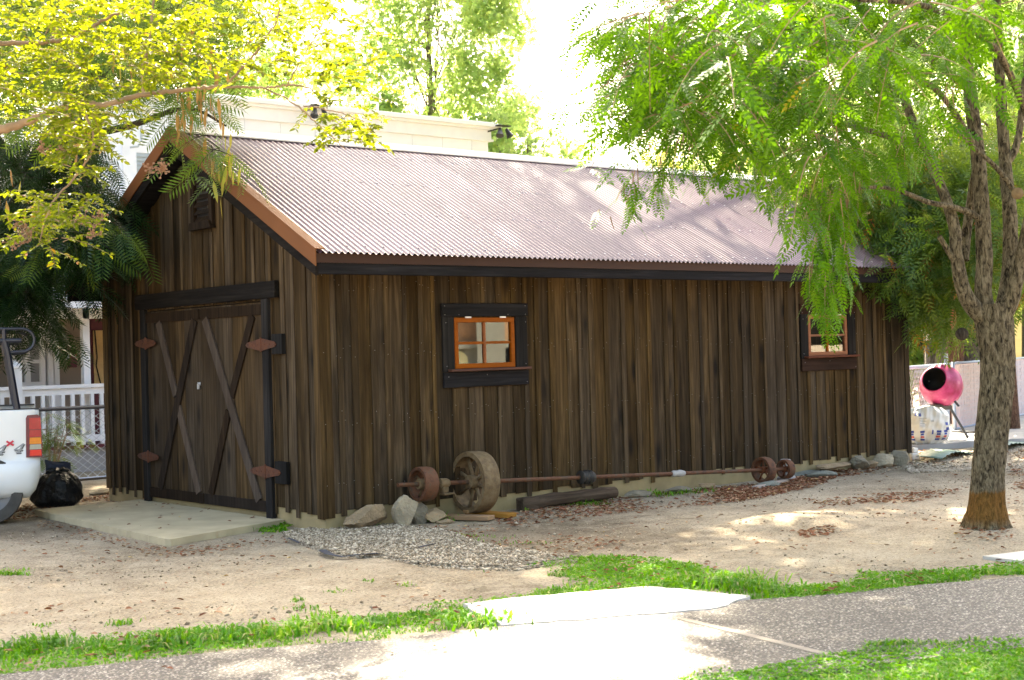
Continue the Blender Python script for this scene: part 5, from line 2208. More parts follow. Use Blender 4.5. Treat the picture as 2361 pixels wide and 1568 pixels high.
tb = pt(2278, 1236)
tb[2] = -.08
V, F = bark_tube([tb, pt(2275, 1215), pt(2275, 1165), pt(2277, 1100), pt(2285, 1000), pt(2298, 880), pt(2298, 800), pt(2292, 740), pt(2288, 700)],
                 [.24, .195, .148, .134, .134, .138, .146, .155, .15], 64, .045, 150, flare=True)
o = np_mesh('trunk', V, F, M['bark_right'], tree, smooth=True)
stems = [
    ([(2285, 740, 0), (2250, 715, -.05), (2222, 670, -.1), (2206, 590, -.12), (2200, 520, -.1), (2170, 430, 0), (2128, 340, .1), (2080, 220, .3), (2000, 60, .5), (1900, -150, .8)], [.12, .11, .09, .075, .07, .06, .055, .05, .04, .03]),
    ([(2290, 740, .05), (2268, 690, 0), (2270, 600, 0), (2266, 500, 0), (2254, 350, .05), (2236, 210, .1), (2222, 60, .2), (2200, -200, .4)], [.12, .105, .098, .092, .085, .08, .07, .05]),
    ([(2300, 740, .1), (2318, 690, .12), (2330, 600, .15), (2328, 480, .2), (2318, 380, .3), (2308, 230, .35), (2300, 60, .4), (2290, -200, .6)], [.12, .10, .095, .085, .075, .065, .055, .04]),
    ([(2305, 740, -.05), (2332, 690, -.1), (2350, 620, -.15), (2375, 500, -.2), (2400, 350, -.2), (2420, 100, -.2), (2430, -150, -.2)], [.12, .095, .08, .07, .062, .055, .04]),
    ([(2200, 560, -.1), (2205, 610, -.1)], [.03, .03]),
    ([(2268, 512, 0), (2235, 490, -.1), (2190, 476, -.2), (2140, 466, -.3), (2090, 446, -.4), (2030, 432, -.5), (1960, 440, -.7), (1900, 470, -.8)], [.045, .04, .036, .032, .028, .022, .016, .01]),
    ([(2212, 620, -.1), (2190, 585, -.15), (2166, 545, -.2)], [.04, .035, .03]),
    ([(2262, 350, 0), (2245, 420, .25), (2230, 520, .35), (2222, 600, .3)], [.05, .055, .06, .065]),
    ([(2345, 450, -.2), (2300, 390, -.25), (2240, 335, -.3), (2160, 260, -.4)], [.035, .03, .025, .018]),
    ([(2318, 380, .3), (2345, 330, .35), (2361, 200, .4), (2380, 0, .5)], [.05, .045, .04, .035]),
    # limbs reaching out over the yard
    ([(2080, 220, .3), (1950, 120, -.2), (1800, 60, -.9), (1650, 40, -1.4), (1500, 60, -1.8)], [.05, .045, .036, .028, .018]),
    ([(2236, 210, .1), (2050, 60, -.5), (1850, -60, -1.2), (1600, -120, -1.8), (1450, -100, -2.2)], [.05, .045, .04, .03, .02]),
    ([(2128, 340, .1), (2000, 300, .6), (1880, 270, 1.2), (1740, 230, 1.8), (1560, 180, 2.2)], [.045, .038, .032, .025, .018]),
    ([(2254, 350, .05), (2150, 200, -.6), (1980, 150, -1.4), (1850, 160, -2.0)], [.04, .035, .028, .02]),
    ([(2400, 350, -.2), (2300, 120, -1.2), (2150, 20, -2.2), (1980, 0, -2.8)], [.045, .04, .03, .02]),
]
for i, (ps, rd) in enumerate(stems):
    V, F = bark_tube([pt(*p) for p in ps], [q*.70 for q in rd], 20 if rd[0] > .06 else 12, .05, 14*len(ps), seed=i)
    np_mesh('limb', V, F, M['bark_right'] if i in (1, 4, 5) else M['bark_right'], tree, smooth=True)
# pruning cuts
for x, y, t_, r in ((2346, 446, -.3, .05), (2218, 770, -.2, .055)):
    c = pt(x, y, t_)
    MB().lathe([(0, .012), (r*.7, .01), (r, 0), (r*.9, -.06), (0, -.08)], 14, wheel_matrix(c, -ray(x, y))).build('pruning_cut', M['rust_tan'] if y < 500 else M['bark_dark'], tree, smooth=R_(40))

lv = Leaves()
twg = MB()
RP = [(1440, -40), (1405, 120), (1420, 200), (1470, 240), (1520, 270), (1600, 290), (1700, 270), (1800, 310), (1850, 370), (1950, 380), (2020, 260), (2120, 150), (2210, 10), (2330, 10), (2400, 0), (2400, -60)]
for (x, y) in np.vstack([sample_poly(RP, 330), sample_poly([(1430, -60), (1420, 190), (1480, 250), (1560, 280), (1660, 280), (1680, -60)], 110)]):
    t_ = rng.uniform(8.8, 14.0)
    if y < 140:
        t_ = rng.uniform(7.6, 13.0)
    p = at(x, y, t_)
    a = rng.uniform(0, 6.28)
    d = np.array((math.cos(a), math.sin(a), rng.uniform(-.5, .15)))-_R*.35
    spray(lv, twg, p, d, rng.uniform(.3, .6), 10, rng.uniform(.17, .27), droop=rng.uniform(.15, .8), hang=rng.uniform(.1, .5), rlo=0 if rng.random() < .6 else .4, rhi=.93 if rng.random() < .9 else 1)
# hanging tassels that mark the outline: (x, y top, y tip, depth, how many)
TAS = [(1560, 300, 400, 10.2, 4), (1510, 340, 440, 10.2, 4), (1460, 400, 490, 10.2, 4), (1400, 490, 520, 10.2, 2), (1420, 450, 510, 10.2, 2), (1600, 330, 420, 10.5, 4), (1470, 230, 330, 10.4, 5), (1640, 360, 430, 11, 3),
       (1690, 360, 425, 13, 4), (1740, 380, 445, 13.5, 4), (1800, 390, 450, 13.5, 4), (1840, 430, 540, 11, 4), (1830, 480, 550, 12.5, 2),
       (1915, 430, 600, 10.6, 7), (1890, 540, 690, 10.6, 5), (1930, 560, 680, 10.6, 4), (1905, 640, 775, 10.6, 3), (1965, 430, 550, 11.2, 5), (1990, 340, 470, 11, 5), (2060, 310, 400, 11, 5), (2110, 290, 370, 10.5, 3), (2180, 200, 290, 10.5, 3), (1870, 580, 660, 10.9, 2)]
near = []
for x, y0, y1, t_, k in TAS:
    for q in range(k):
        xx = x+rng.uniform(-26, 26)
        ya = y0+rng.uniform(-25, 25)
        yb_ = y1+rng.uniform(-30, 12)
        a_, b_ = at(xx, ya, t_+rng.uniform(-.25, .25)), at(xx+rng.uniform(-25, 15), yb_, t_+rng.uniform(-.25, .25))
        ln = np.linalg.norm(b_-a_)
        d = unit(b_-a_)
        m = max(3, int(ln/.055))
        P = a_+np.outer(np.linspace(0, 1, m), b_-a_)
        twg.tube([a_, (a_+b_)/2+rng.normal(0, .01, 3), b_], [.005, .004, .002], 3, cap=False)
        th = np.arange(m)*2.4+rng.uniform(0, 6)
        D = np.stack([np.cos(th), np.sin(th), np.full(m, -.75)], 1)+d*.5
        N = np.stack([np.cos(th)*.4, np.sin(th)*.4, np.ones(m)], 1)
        lv.add(P, D, N, (.20-.05*np.linspace(0, 1, m))*rng.uniform(.75, 1.15, m), rng.uniform(.2, .95, m))
lv.build('crown', T_PIN, M['leaf_right'], tree)
# upper crown, above the picture
lv2 = Leaves()
cs, rs_ = ellipsoid_clumps(at(1950, -420, 11.6), (3.6, 3.2, 1.5), 60, .8)
clumps(lv2, cs, rs_, 70, .27, rlo=.1, rhi=.9)
lv2.build('upper_crown', T_PIN, M['leaf_right'], tree)
stuff(twg.build('twigs', M['bark_smooth'], tree, fix=False))

# individually readable leaves at the front of the tree
me_leaf = None
lmats = []
for k in range(70):
    if k < 40:
        x, y = 1905+rng.normal(0, 24), rng.uniform(480, 720)
    else:
        x, y = rng.uniform(1950, 2160), rng.uniform(200, 370)
    p = at(x, y, 10.2+rng.uniform(-.3, .3))
    if me_leaf is None:
        me_leaf = []
        for r_ in (.55, .75, .9):
            me = bpy.data.meshes.new('leaf')
            me.from_pydata([tuple(v_*.19) for v_ in T_PIN[0]], [], [tuple(f_) for f_ in T_PIN[1]])
            a_ = me.attributes.new('rnd', 'FLOAT', 'POINT')
            a_.data.foreach_set('value', np.full(len(me.vertices), r_, np.float32))
            me.materials.append(M['leaf_right'])
            me_leaf.append(me)
    o = link('leaf', me_leaf[k % 3], None, tree, p)
    o.rotation_euler = (R_(-60+rng.uniform(-25, 25)), rng.uniform(-.4, .4), rng.uniform(0, 6.28))

# ------------------------------------------------------------------ left: crape myrtle reaching in
ct = 10.0
cb_ = at(-260, 300, 10.6)
crape = thing('crape_myrtle', (cb_[0], cb_[1], 0), 'crape myrtle with smooth tan branch and small rounded yellow green leaves', 'tree')
crape_br = [
    ([(cb_[0], cb_[1], -.05), (cb_[0]+.05, cb_[1], 1.2), (cb_[0]+.1, cb_[1]+.05, 2.4), tuple(at(-120, 330, 10.3)), tuple(at(0, 300, ct)), tuple(at(60, 282, ct)), tuple(at(110, 262, ct)), tuple(at(190, 238, ct)), tuple(at(240, 242, ct)), tuple(at(330, 218, ct)), tuple(at(420, 208, ct)), tuple(at(520, 198, ct))], [.13, .115, .09, .052, .040, .033, .03, .028, .024, .022, .018, .013]),
    ([(cb_[0]-.05, cb_[1]+.08, -.05), (cb_[0]-.15, cb_[1]+.2, 1.3), (cb_[0]-.4, cb_[1]+.5, 2.7), (cb_[0]-.7, cb_[1]+.8, 4.2)], [.11, .095, .075, .04]),
    ([(cb_[0]-.1, cb_[1]-.06, -.05), (cb_[0]-.25, cb_[1]-.2, 1.1), (cb_[0]-.3, cb_[1]-.6, 2.5), (cb_[0]+.1, cb_[1]-.9, 4.0)], [.10, .085, .065, .035]),
    ([tuple(at(470, 203, ct)), tuple(at(560, 200, ct)), tuple(at(610, 203, ct)), tuple(at(670, 196, ct)), tuple(at(715, 205, ct)), tuple(at(740, 230, ct))], [.013, .011, .010, .009, .008, .006]),
    ([tuple(at(610, 203, ct)), tuple(at(680, 240, ct)), tuple(at(730, 285, ct)), tuple(at(770, 320, ct)), tuple(at(797, 345, ct))], [.008, .007, .006, .005, .003]),
    ([tuple(at(700, 245, ct)), tuple(at(740, 250, ct)), tuple(at(790, 262, ct)), tuple(at(840, 280, ct))], [.006, .005, .004, .003]),
    ([tuple(at(330, 218, ct)), tuple(at(330, 160, ct+.1)), tuple(at(345, 80, ct+.2)), tuple(at(360, -60, ct+.3))], [.013, .012, .011, .01]),
    ([tuple(at(0, 100, ct)), tuple(at(120, 96, ct)), tuple(at(200, 70, ct)), tuple(at(250, 40, ct)), tuple(at(330, 10, ct))], [.022, .02, .016, .012, .008]),
    ([tuple(at(520, 198, ct)), tuple(at(590, 120, ct)), tuple(at(640, 40, ct)), tuple(at(660, -60, ct))], [.012, .01, .008, .006]),
    ([tuple(at(660, 200, ct)), tuple(at(700, 130, ct)), tuple(at(740, 60, ct)), tuple(at(760, 10, ct))], [.008, .007, .006, .004]),
    ([tuple(at(190, 238, ct)), tuple(at(215, 330, ct-.1)), tuple(at(180, 400, ct-.1)), tuple(at(120, 470, ct-.2)), tuple(at(90, 560, ct-.2))], [.012, .010, .009, .008, .004]),
    ([tuple(at(95, 470, ct-.2)), tuple(at(120, 500, ct-.2)), tuple(at(150, 520, ct-.2))], [.006, .005, .003]),
]
for i, (ps, rd) in enumerate(crape_br):
    n = 10*len(ps)
    MB().tube(tube_path(ps, n, .003 if rd[0] < .02 else .004), lerp_r(rd, n)*.8, 10).build('trunk' if i == 0 else 'branch', M['bark_smooth'], crape, smooth=True)
lv = Leaves()
twg = MB()
CP = [
    ([(-650, -420), (-90, -420), (-130, 100), (-250, 220), (-650, 150)], 180, .85),
    ([(-90, -90), (560, -90), (520, 60), (480, 170), (330, 205), (230, 235), (120, 255), (-90, 300)], 430, .8),
    ([(540, -60), (760, -60), (830, 60), (860, 170), (850, 230), (760, 240), (700, 190), (600, 190), (540, 180)], 120, .85),
    ([(690, 230), (800, 250), (860, 300), (850, 330), (780, 330), (730, 280)], 34, .8),
    ([(110, 250), (280, 230), (270, 300), (240, 360), (220, 410), (190, 430), (130, 350)], 80, .85),
    ([(50, 450), (160, 440), (230, 470), (190, 510), (160, 550), (125, 580), (95, 575), (50, 545)], 62, .9),
]
for poly, n, rh in CP:
    for (x, y) in sample_poly(poly, n):
        p = at(x, y, ct+rng.uniform(-.8, 1.2))
        a = rng.uniform(0, 6.28)
        d = np.array((math.cos(a), math.sin(a), rng.uniform(-.3, .5)))
        spray(lv, twg, p, d, rng.uniform(.16, .36), 19, .052, droop=.25, spread=.8, rad=.0035, hang=.15, rlo=0 if rng.random() < .85 else .5, rhi=.9 if rng.random() < .8 else 1)
lv.build('crown', T_OVAL, M['leaf_crape'], crape, carve=False)
stuff(twg.build('twigs', M['bark_smooth'], crape, fix=False))
# dry flower panicles
pan = MB()
for x, y in ((345, 390), (370, 388), (375, 395), (60, 540), (45, 520), (190, 505), (215, 545), (55, 560), (210, 520), (150, 350), (100, 345), (30, 560), (230, 505)):
    p = at(x, y, ct-.15)
    for q in range(14):
        d = unit(rng.normal(size=3)+np.array((0, 0, .5)))
        b = p+d*rng.uniform(.02, .07)
        pan.tube([p, b], [.003, .002], 3, cap=False)
        pan.box(b[0]-.006, b[0]+.006, b[1]-.006, b[1]+.006, b[2]-.006, b[2]+.006)
stuff(pan.build('seed_heads', M['panicle'], crape, fix=False))

# ------------------------------------------------------------------ left: mimosa (silk tree)
mt_ = gnd(-110, 1120)
mim = thing('silk_tree', (mt_[0], mt_[1], 0), 'silk tree with ferny double pinnate leaves and hanging pods by the gable', 'tree')
mb0 = np.array((mt_[0], mt_[1], 0))
top = at(60, 420, 17.8)
MB().tube(tube_path([mb0+(0, 0, -.1), mb0+(.1, 0, 1.2), mb0+(.25, -.1, 2.4), top, at(200, 200, 17.0), at(350, 60, 16.0), at(500, -80, 15.5)], 40), lerp_r([.17, .15, .14, .12, .09, .06, .03], 40), 12).build('trunk', M['bark_dark'], mim, smooth=True)
mbr = [([top, at(150, 330, 16.5), at(300, 290, 15.6), at(430, 250, 15), at(520, 290, 14.6)], [.06, .05, .04, .02, .01]),
       ([top, at(-20, 300, 18), at(-100, 150, 18)], [.07, .06, .04]),
       ([top, at(140, 520, 16.8), at(240, 560, 16), at(310, 560, 15.4)], [.05, .035, .02, .01]),
       ([at(200, 200, 17), at(80, 60, 16.5), at(0, -80, 16)], [.05, .04, .03])]
for ps, rd in mbr:
    MB().tube(tube_path(ps, 24), lerp_r(rd, 24), 8).build('branch', M['bark_dark'], mim, smooth=True)
lv = Leaves()
twg = MB()
MP = [([(-90, -90), (560, -90), (530, 40), (480, 130), (380, 170), (300, 200), (200, 250), (-90, 280)], 290, (13.6, 18.6), .3, 1),
      ([(360, 200), (480, 200), (490, 240), (400, 235)], 9, (14.0, 15.6), .4, 1),
      ([(470, 290), (505, 290), (515, 345), (480, 350)], 5, (13.7, 14.0), .5, 1),
      ([(100, 500), (200, 480), (240, 490), (235, 540), (120, 560)], 16, (14.6, 15.8), .0, .6)]
for poly, n, (ta, tb_), rl_, rh in MP:
    for (x, y) in sample_poly(poly, n):
        p = at(x, y, rng.uniform(ta, tb_))
        a = rng.uniform(0, 6.28)
        spray(lv, twg, p, np.array((math.cos(a), math.sin(a), rng.uniform(-.2, .2))), rng.uniform(.3, .6), 6, .36, droop=.5, hang=.4, rlo=rl_, rhi=rh)
lv.build('crown', T_MIM, M['leaf_mimosa'], mim)
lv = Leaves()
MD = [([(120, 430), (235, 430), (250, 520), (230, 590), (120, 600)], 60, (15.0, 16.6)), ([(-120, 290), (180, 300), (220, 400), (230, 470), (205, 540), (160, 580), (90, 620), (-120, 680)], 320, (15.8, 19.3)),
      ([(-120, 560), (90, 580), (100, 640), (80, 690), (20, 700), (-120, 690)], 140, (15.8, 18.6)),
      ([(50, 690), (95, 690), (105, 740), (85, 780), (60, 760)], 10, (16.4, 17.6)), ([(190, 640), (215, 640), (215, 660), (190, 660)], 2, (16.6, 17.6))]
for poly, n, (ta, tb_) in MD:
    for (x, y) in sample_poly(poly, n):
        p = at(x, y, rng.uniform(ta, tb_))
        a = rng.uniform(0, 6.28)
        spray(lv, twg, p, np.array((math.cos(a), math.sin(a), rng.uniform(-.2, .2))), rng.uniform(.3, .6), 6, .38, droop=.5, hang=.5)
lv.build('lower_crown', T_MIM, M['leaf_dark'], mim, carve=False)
stuff(twg.build('twigs', M['bark_dark'], mim, fix=False))
# pods
pv, pf = t_oval(.2, .02)
lv = Leaves()
for (x, y, n) in ((420, 250, 12), (485, 245, 12), (455, 200, 8), (530, 350, 8), (505, 370, 10), (540, 385, 5), (470, 90, 10), (430, 60, 8), (500, 120, 8), (290, 110, 8), (200, 310, 5), (20, 420, 5), (65, 440, 4)):
    P = np.array([at(x+rng.normal(0, 16), y+rng.normal(0, 26), 13.9+rng.uniform(-.2, .2)) for q in range(n)])
    D = np.tile((0, 0, -1.0), (n, 1))+rng.normal(0, .12, (n, 3))
    N = rng.normal(size=(n, 3))
    br = rng.random() < .6
    lv.add(P, D, N, rng.uniform(.15, .24, n), rng.uniform(0, .6, n) if br else rng.uniform(.5, 1, n))
lv.build('pods', (pv, pf), M['pod'], mim, carve=False)

# ------------------------------------------------------------------ trees behind
def bg_tree(name, label, x, t_, zc, r, ncl, nleaf, size, mat, bark, tmpl=T_STAR, cr=.8, trunk_r=.2, group=None, carve=True, lean=(0, 0), shell=.45, rlo=0, rhi=1, crown_at=None):
    c = at(x, 900, t_)
    c[2] = 0
    th_ = thing(name, tuple(c), label, 'tree', group)
    topz = zc+r[2]*.7
    tp = np.array((c[0]+lean[0], c[1]+lean[1], topz))
    MB().tube(tube_path([c+(0, 0, -.1), c*.6+tp*.4+rng.normal(0, .1, 3)*(1, 1, 0), tp], 20), lerp_r([trunk_r*1.3, trunk_r, trunk_r*.25], 20), 10).build('trunk', bark, th_, smooth=True)
    mbb = MB()
    cc = np.array((c[0]+lean[0]*.7, c[1]+lean[1]*.7, zc))
    if crown_at is not None:
        cc = np.array(crown_at)
    cs, rs_ = ellipsoid_clumps(cc, r, ncl, cr, shell)
    for q in cs[::2]:
        f = rng.uniform(.35, .85)
        s_ = c+(tp-c)*f
        mbb.tube([s_, (s_+q)/2+(0, 0, .2), q], [trunk_r*.3, trunk_r*.2, .01], 5, cap=False)
    stuff(mbb.build('branches', bark, th_, fix=False))
    lv = Leaves()
    clumps(lv, cs, rs_, nleaf, size, rlo=rlo, rhi=rhi)
    lv.build('crown', tmpl, mat, th_, carve=carve)
    return th_


GR = 'sweetgum trees behind the white building'
bg_tree('sweetgum_tree', 'tall sweetgum with star shaped leaves above the white cornice', 1010, 40, 11.0, (3.2, 2.2, 6.4), 170, 200, .22, M['leaf_gum'], M['bark_grey'], trunk_r=.07, carve=False)
bg_tree('sweetgum_tree', 'short sweetgum clump at the end of the white parapet', 1235, 38, 5.6, (1.9, 1.9, 2.5), 46, 260, .21, M['leaf_gum'], M['bark_grey'], carve=False)
bg_tree('sweetgum_tree', 'yellow lit sweetgum behind the crape myrtle branch', 540, 42, 12.0, (3.6, 2.4, 5.5), 120, 190, .22, M['leaf_gum'], M['bark_grey'], trunk_r=.12, carve=False, rlo=.3)
bg_tree('sweetgum_tree', 'broad sweetgum behind the silk tree', 260, 40, 9.5, (4.2, 4.2, 6.5), 90, 200, .22, M['leaf_gum'], M['bark_grey'], carve=False, rlo=.2)
bg_tree('sweetgum_tree', 'sweetgum rising behind the house roof', -120, 42, 9.5, (4.5, 4.5, 6.5), 80, 180, .22, M['leaf_gum'], M['bark_grey'], carve=False)
bg_tree('willow_tree', 'pale hazy tree in the bright gap beyond the barn ridge', 1455, 52, 5.0, (1.6, 1.6, 3.0), 40, 170, .18, M['leaf_hazy'], M['bark_grey'], T_OVAL, carve=False)
bg_tree('maple_tree', 'yellow lit tree behind the barn ridge', 1620, 44, 4.6, (2.6, 2.6, 3.2), 60, 200, .20, M['leaf_hazy'], M['bark_grey'], T_OVAL, carve=False)
bg_tree('maple_tree', 'bright green tree behind the far end of the roof', 1800, 38, 6.5, (3.4, 3.4, 5.5), 80, 220, .20, M['leaf_gum'], M['bark_grey'], carve=False)
bg_tree('maple_tree', 'dense green tree behind the slatted fence', 2080, 36, 6.5, (3.4, 3.4, 5.8), 90, 220, .20, M['leaf_gum'], M['bark_red'], carve=False)
bg_tree('maple_tree', 'green tree over the pale yellow building', 2380, 33, 6.5, (3.0, 3.0, 5.0), 80, 220, .19, M['leaf_gum'], M['bark_grey'], carve=False)
bg_tree('pistache_tree', 'pistache with red tinged pinnate leaves overhanging the far barn end', 2192, 27.0, 4.6, (1.8, 2.4, 1.2), 120, 60, .32, M['leaf_pist'], M['bark_red'], T_PIST, .45, .15, crown_at=at(2080, 545, 20.2), carve=False, shell=.25)
bg_tree('pistache_tree', 'second pistache filling the space behind the forked stems', 2330, 25, 4.2, (1.8, 1.8, 2.2), 60, 40, .36, M['leaf_pist'], M['bark_red'], T_PIST, .6, .12, carve=False, shell=.25)
bg_tree('cedar_tree', 'dark dense evergreen beside the barn end', 2175, 31, 3.6, (1.5, 1.5, 2.0), 45, 260, .13, M['leaf_dark'], M['bark_grey'], T_OVAL, .6, .28, carve=False, shell=.3)
bg_tree('cedar_tree', 'wide grey trunked evergreen behind the yard tree trunk', 2255, 31, 4.2, (1.9, 1.9, 1.9), 50, 260, .13, M['leaf_dark'], M['bark_grey'], T_OVAL, .6, .42, carve=False, shell=.3)
bg_tree('young_tree', 'slim grey trunked tree behind the chain link gate', 2158, 32, 4.6, (1.5, 1.5, 1.6), 30, 150, .16, M['leaf_gum'], M['bark_grey'], T_OVAL, .6, .17, carve=False)
# tall trees added to shade the yard, their crowns unseen above the picture
bg_tree('added_shade_tree', 'tall broad tree added behind the house to shade the yard', 110, 29, 16.6, (7.8, 5.8, 6.2), 280, 125, .34, M['leaf_shade'], M['bark_dark'], T_OVAL, 1.25, .3, lean=(2.6, -2.1), shell=.15)
bg_tree('added_shade_tree', 'tall broad tree added behind the far barn end to shade the yard', 1800, 27.5, 15.2, (7.8, 6.0, 5.0), 220, 115, .34, M['leaf_shade'], M['bark_dark'], T_OVAL, 1.25, .3, lean=(-.8, .3), shell=.15)
bg_tree('street_tree', 'leafy street tree across the road beside the brick building', 5200, 20, 4.2, (1.9, 1.9, 1.6), 45, 120, .2, M['leaf_dark'], M['bark_dark'], T_OVAL, .6, .16, carve=False)
st_t = bpy.data.objects['street_tree']
st_t.location = (10.9, -13.6, 0)
bg_tree('hedge_shrub', 'bushy green hedge shrub behind the chain link gate', 2130, 35, 1.9, (2.4, 1.4, 1.5), 50, 150, .18, M['leaf_gum'], M['bark_grey'], T_OVAL, .6, .08, carve=False)

# shrub on the fence behind the pickup
sh = at(120, 1080, 19.4)
shrub = thing('fern_shrub', (sh[0], sh[1], 0), 'ferny green seedling growing against the chain link fence', 'shrub')
lv = Leaves()
twg = MB()
for (x, y) in sample_poly([(95, 955), (130, 950), (175, 985), (165, 1010), (140, 1060), (100, 1060)], 16):
    p = at(x, y, 19.3+rng.uniform(-.25, .25))
    a = rng.uniform(0, 6.28)
    twg.tube([(sh[0], sh[1], 0), ((sh[0]+p[0])/2, (sh[1]+p[1])/2, p[2]*.6), p], [.008, .006, .004], 4, cap=False)
    spray(lv, twg, p, np.array((math.cos(a), math.sin(a), .1)), .25, 5, .24, droop=.4)
lv.build('foliage', T_MIM, M['leaf_mimosa'], shrub, carve=False)
stuff(twg.build('stems', M['bark_smooth'], shrub, fix=False))

# ------------------------------------------------------------------ grass
def blades(name, regs, mat=M['grass'], tufts=()):
    P, H = [], []
    for poly, dens, h in regs:
        wp = np.array([gnd(*p)[:2] for p in poly])
        ar = .5*abs(np.dot(wp[:, 0], np.roll(wp[:, 1], 1))-np.dot(wp[:, 1], np.roll(wp[:, 0], 1)))
        n = int(ar*dens)
        q = sample_poly(wp, n)
        q = q+np.stack([.09*np.sin(q[:, 1]*9+q[:, 0]*4), .10*np.sin(q[:, 0]*5.3)+.06*np.sin(q[:, 0]*13+1)], 1)+rng.normal(0, .025, (n, 2))
        # patchy cover
        cov = np.sin(q[:, 0]*5.1+1.3*np.sin(q[:, 1]*6.3))+np.sin(q[:, 1]*7.7+q[:, 0]*2.3)+rng.normal(0, .8, n)
        k = cov > -.45
        q = q[k]
        P.append(q)
        H.append(h*rng.uniform(.4, 1.25, len(q))*(1+.35*np.clip(cov[k], -1, 1.5)))
    for x, y, r, n, h in tufts:
        c = gnd(x, y)[:2]
        n = int(n*.62)
        q = c+rng.normal(0, r*rng.uniform(.6, 1.2), (n, 2))
        P.append(q)
        H.append(h*rng.uniform(.3, 1.1, n)*.85)
    P, H = np.concatenate(P), np.concatenate(H)
    n = len(P)
    z = np.array([gz(a_, b_) for a_, b_ in P])
    az = rng.uniform(0, 2*math.pi, n)
    lean = rng.uniform(.2, 1.5, n)*H
    wd = rng.uniform(.002, .0045, n)*(1+H/.07)
    dx, dy = np.cos(az), np.sin(az)
    B = np.stack([P[:, 0], P[:, 1], z-.005], 1)
    side = np.stack([-dy, dx, np.zeros(n)], 1)*wd[:, None]
    mid = B+np.stack([dx*lean*.35, dy*lean*.35, H*.62], 1)
    tip = B+np.stack([dx*lean, dy*lean, H*(1-.3*lean/(H+1e-6))], 1)
    V = np.stack([B-side, B+side, mid+side*.8, tip, mid-side*.8], 1).reshape(-1, 3)
    o5 = np.arange(n)*5
    F = np.concatenate([np.stack([o5, o5+1, o5+2, o5+4], 1), np.stack([o5+4, o5+2, o5+3, o5+3], 1)])
    # avoid degenerate quads: use triangles only
    F3 = np.concatenate([np.stack([o5, o5+1, o5+2], 1), np.stack([o5, o5+2, o5+4], 1), np.stack([o5+4, o5+2, o5+3], 1)])
    rr = np.clip(rng.normal(.45, .2, n)+.28*np.sin(P[:, 0]*3.7+1.1*np.sin(P[:, 1]*5.1)), 0, .93)
    rr = np.where(rng.random(n) < .11, 1.0, rr)
    o = np_mesh(name, V, F3, mat, None, np.repeat(rr, 5))
    stuff(o)
    return o


def ground_leaves(name, regs, mat, tmpl=T_OVAL, label=None, up=1.0, lift=.006, spreadz=.25, zz=None):
    Ps, Ss = [], []
    for poly, dens, s in regs:
        wp = np.array([gnd(*p)[:2] for p in poly])
        ar = .5*abs(np.dot(wp[:, 0], np.roll(wp[:, 1], 1))-np.dot(wp[:, 1], np.roll(wp[:, 0], 1)))
        n = int(ar*dens)
        q = sample_poly(wp, n)
        cov = np.sin(q[:, 0]*3.1+1.5*np.sin(q[:, 1]*2.7))+np.sin(q[:, 1]*3.9-q[:, 0]*1.3)+rng.normal(0, .7, n)
        q = q[cov > -.6]
        Ps.append(q)
        Ss.append(s*rng.uniform(.5, 1.3, len(q)))
    q, S = np.concatenate(Ps), np.concatenate(Ss)
    n = len(q)
    z = np.array([gz(a_, b_) for a_, b_ in q]) if zz is None else np.full(n, zz)
    P = np.stack([q[:, 0], q[:, 1], z+lift+rng.uniform(0, .008, n)], 1)
    az = rng.uniform(0, 6.28, n)
    D = np.stack([np.cos(az), np.sin(az), rng.normal(0, spreadz*.6, n)], 1)
    N = np.tile((0, 0, up), (n, 1))+rng.normal(0, spreadz, (n, 3))
    V, F, r = instance(tmpl[0], tmpl[1], frames(D, N, S), P, np.clip(rng.beta(1.3, 1.6, n), 0, 1))
    o = np_mesh(name, V, F, mat, None, r)
    stuff(o)
    return o


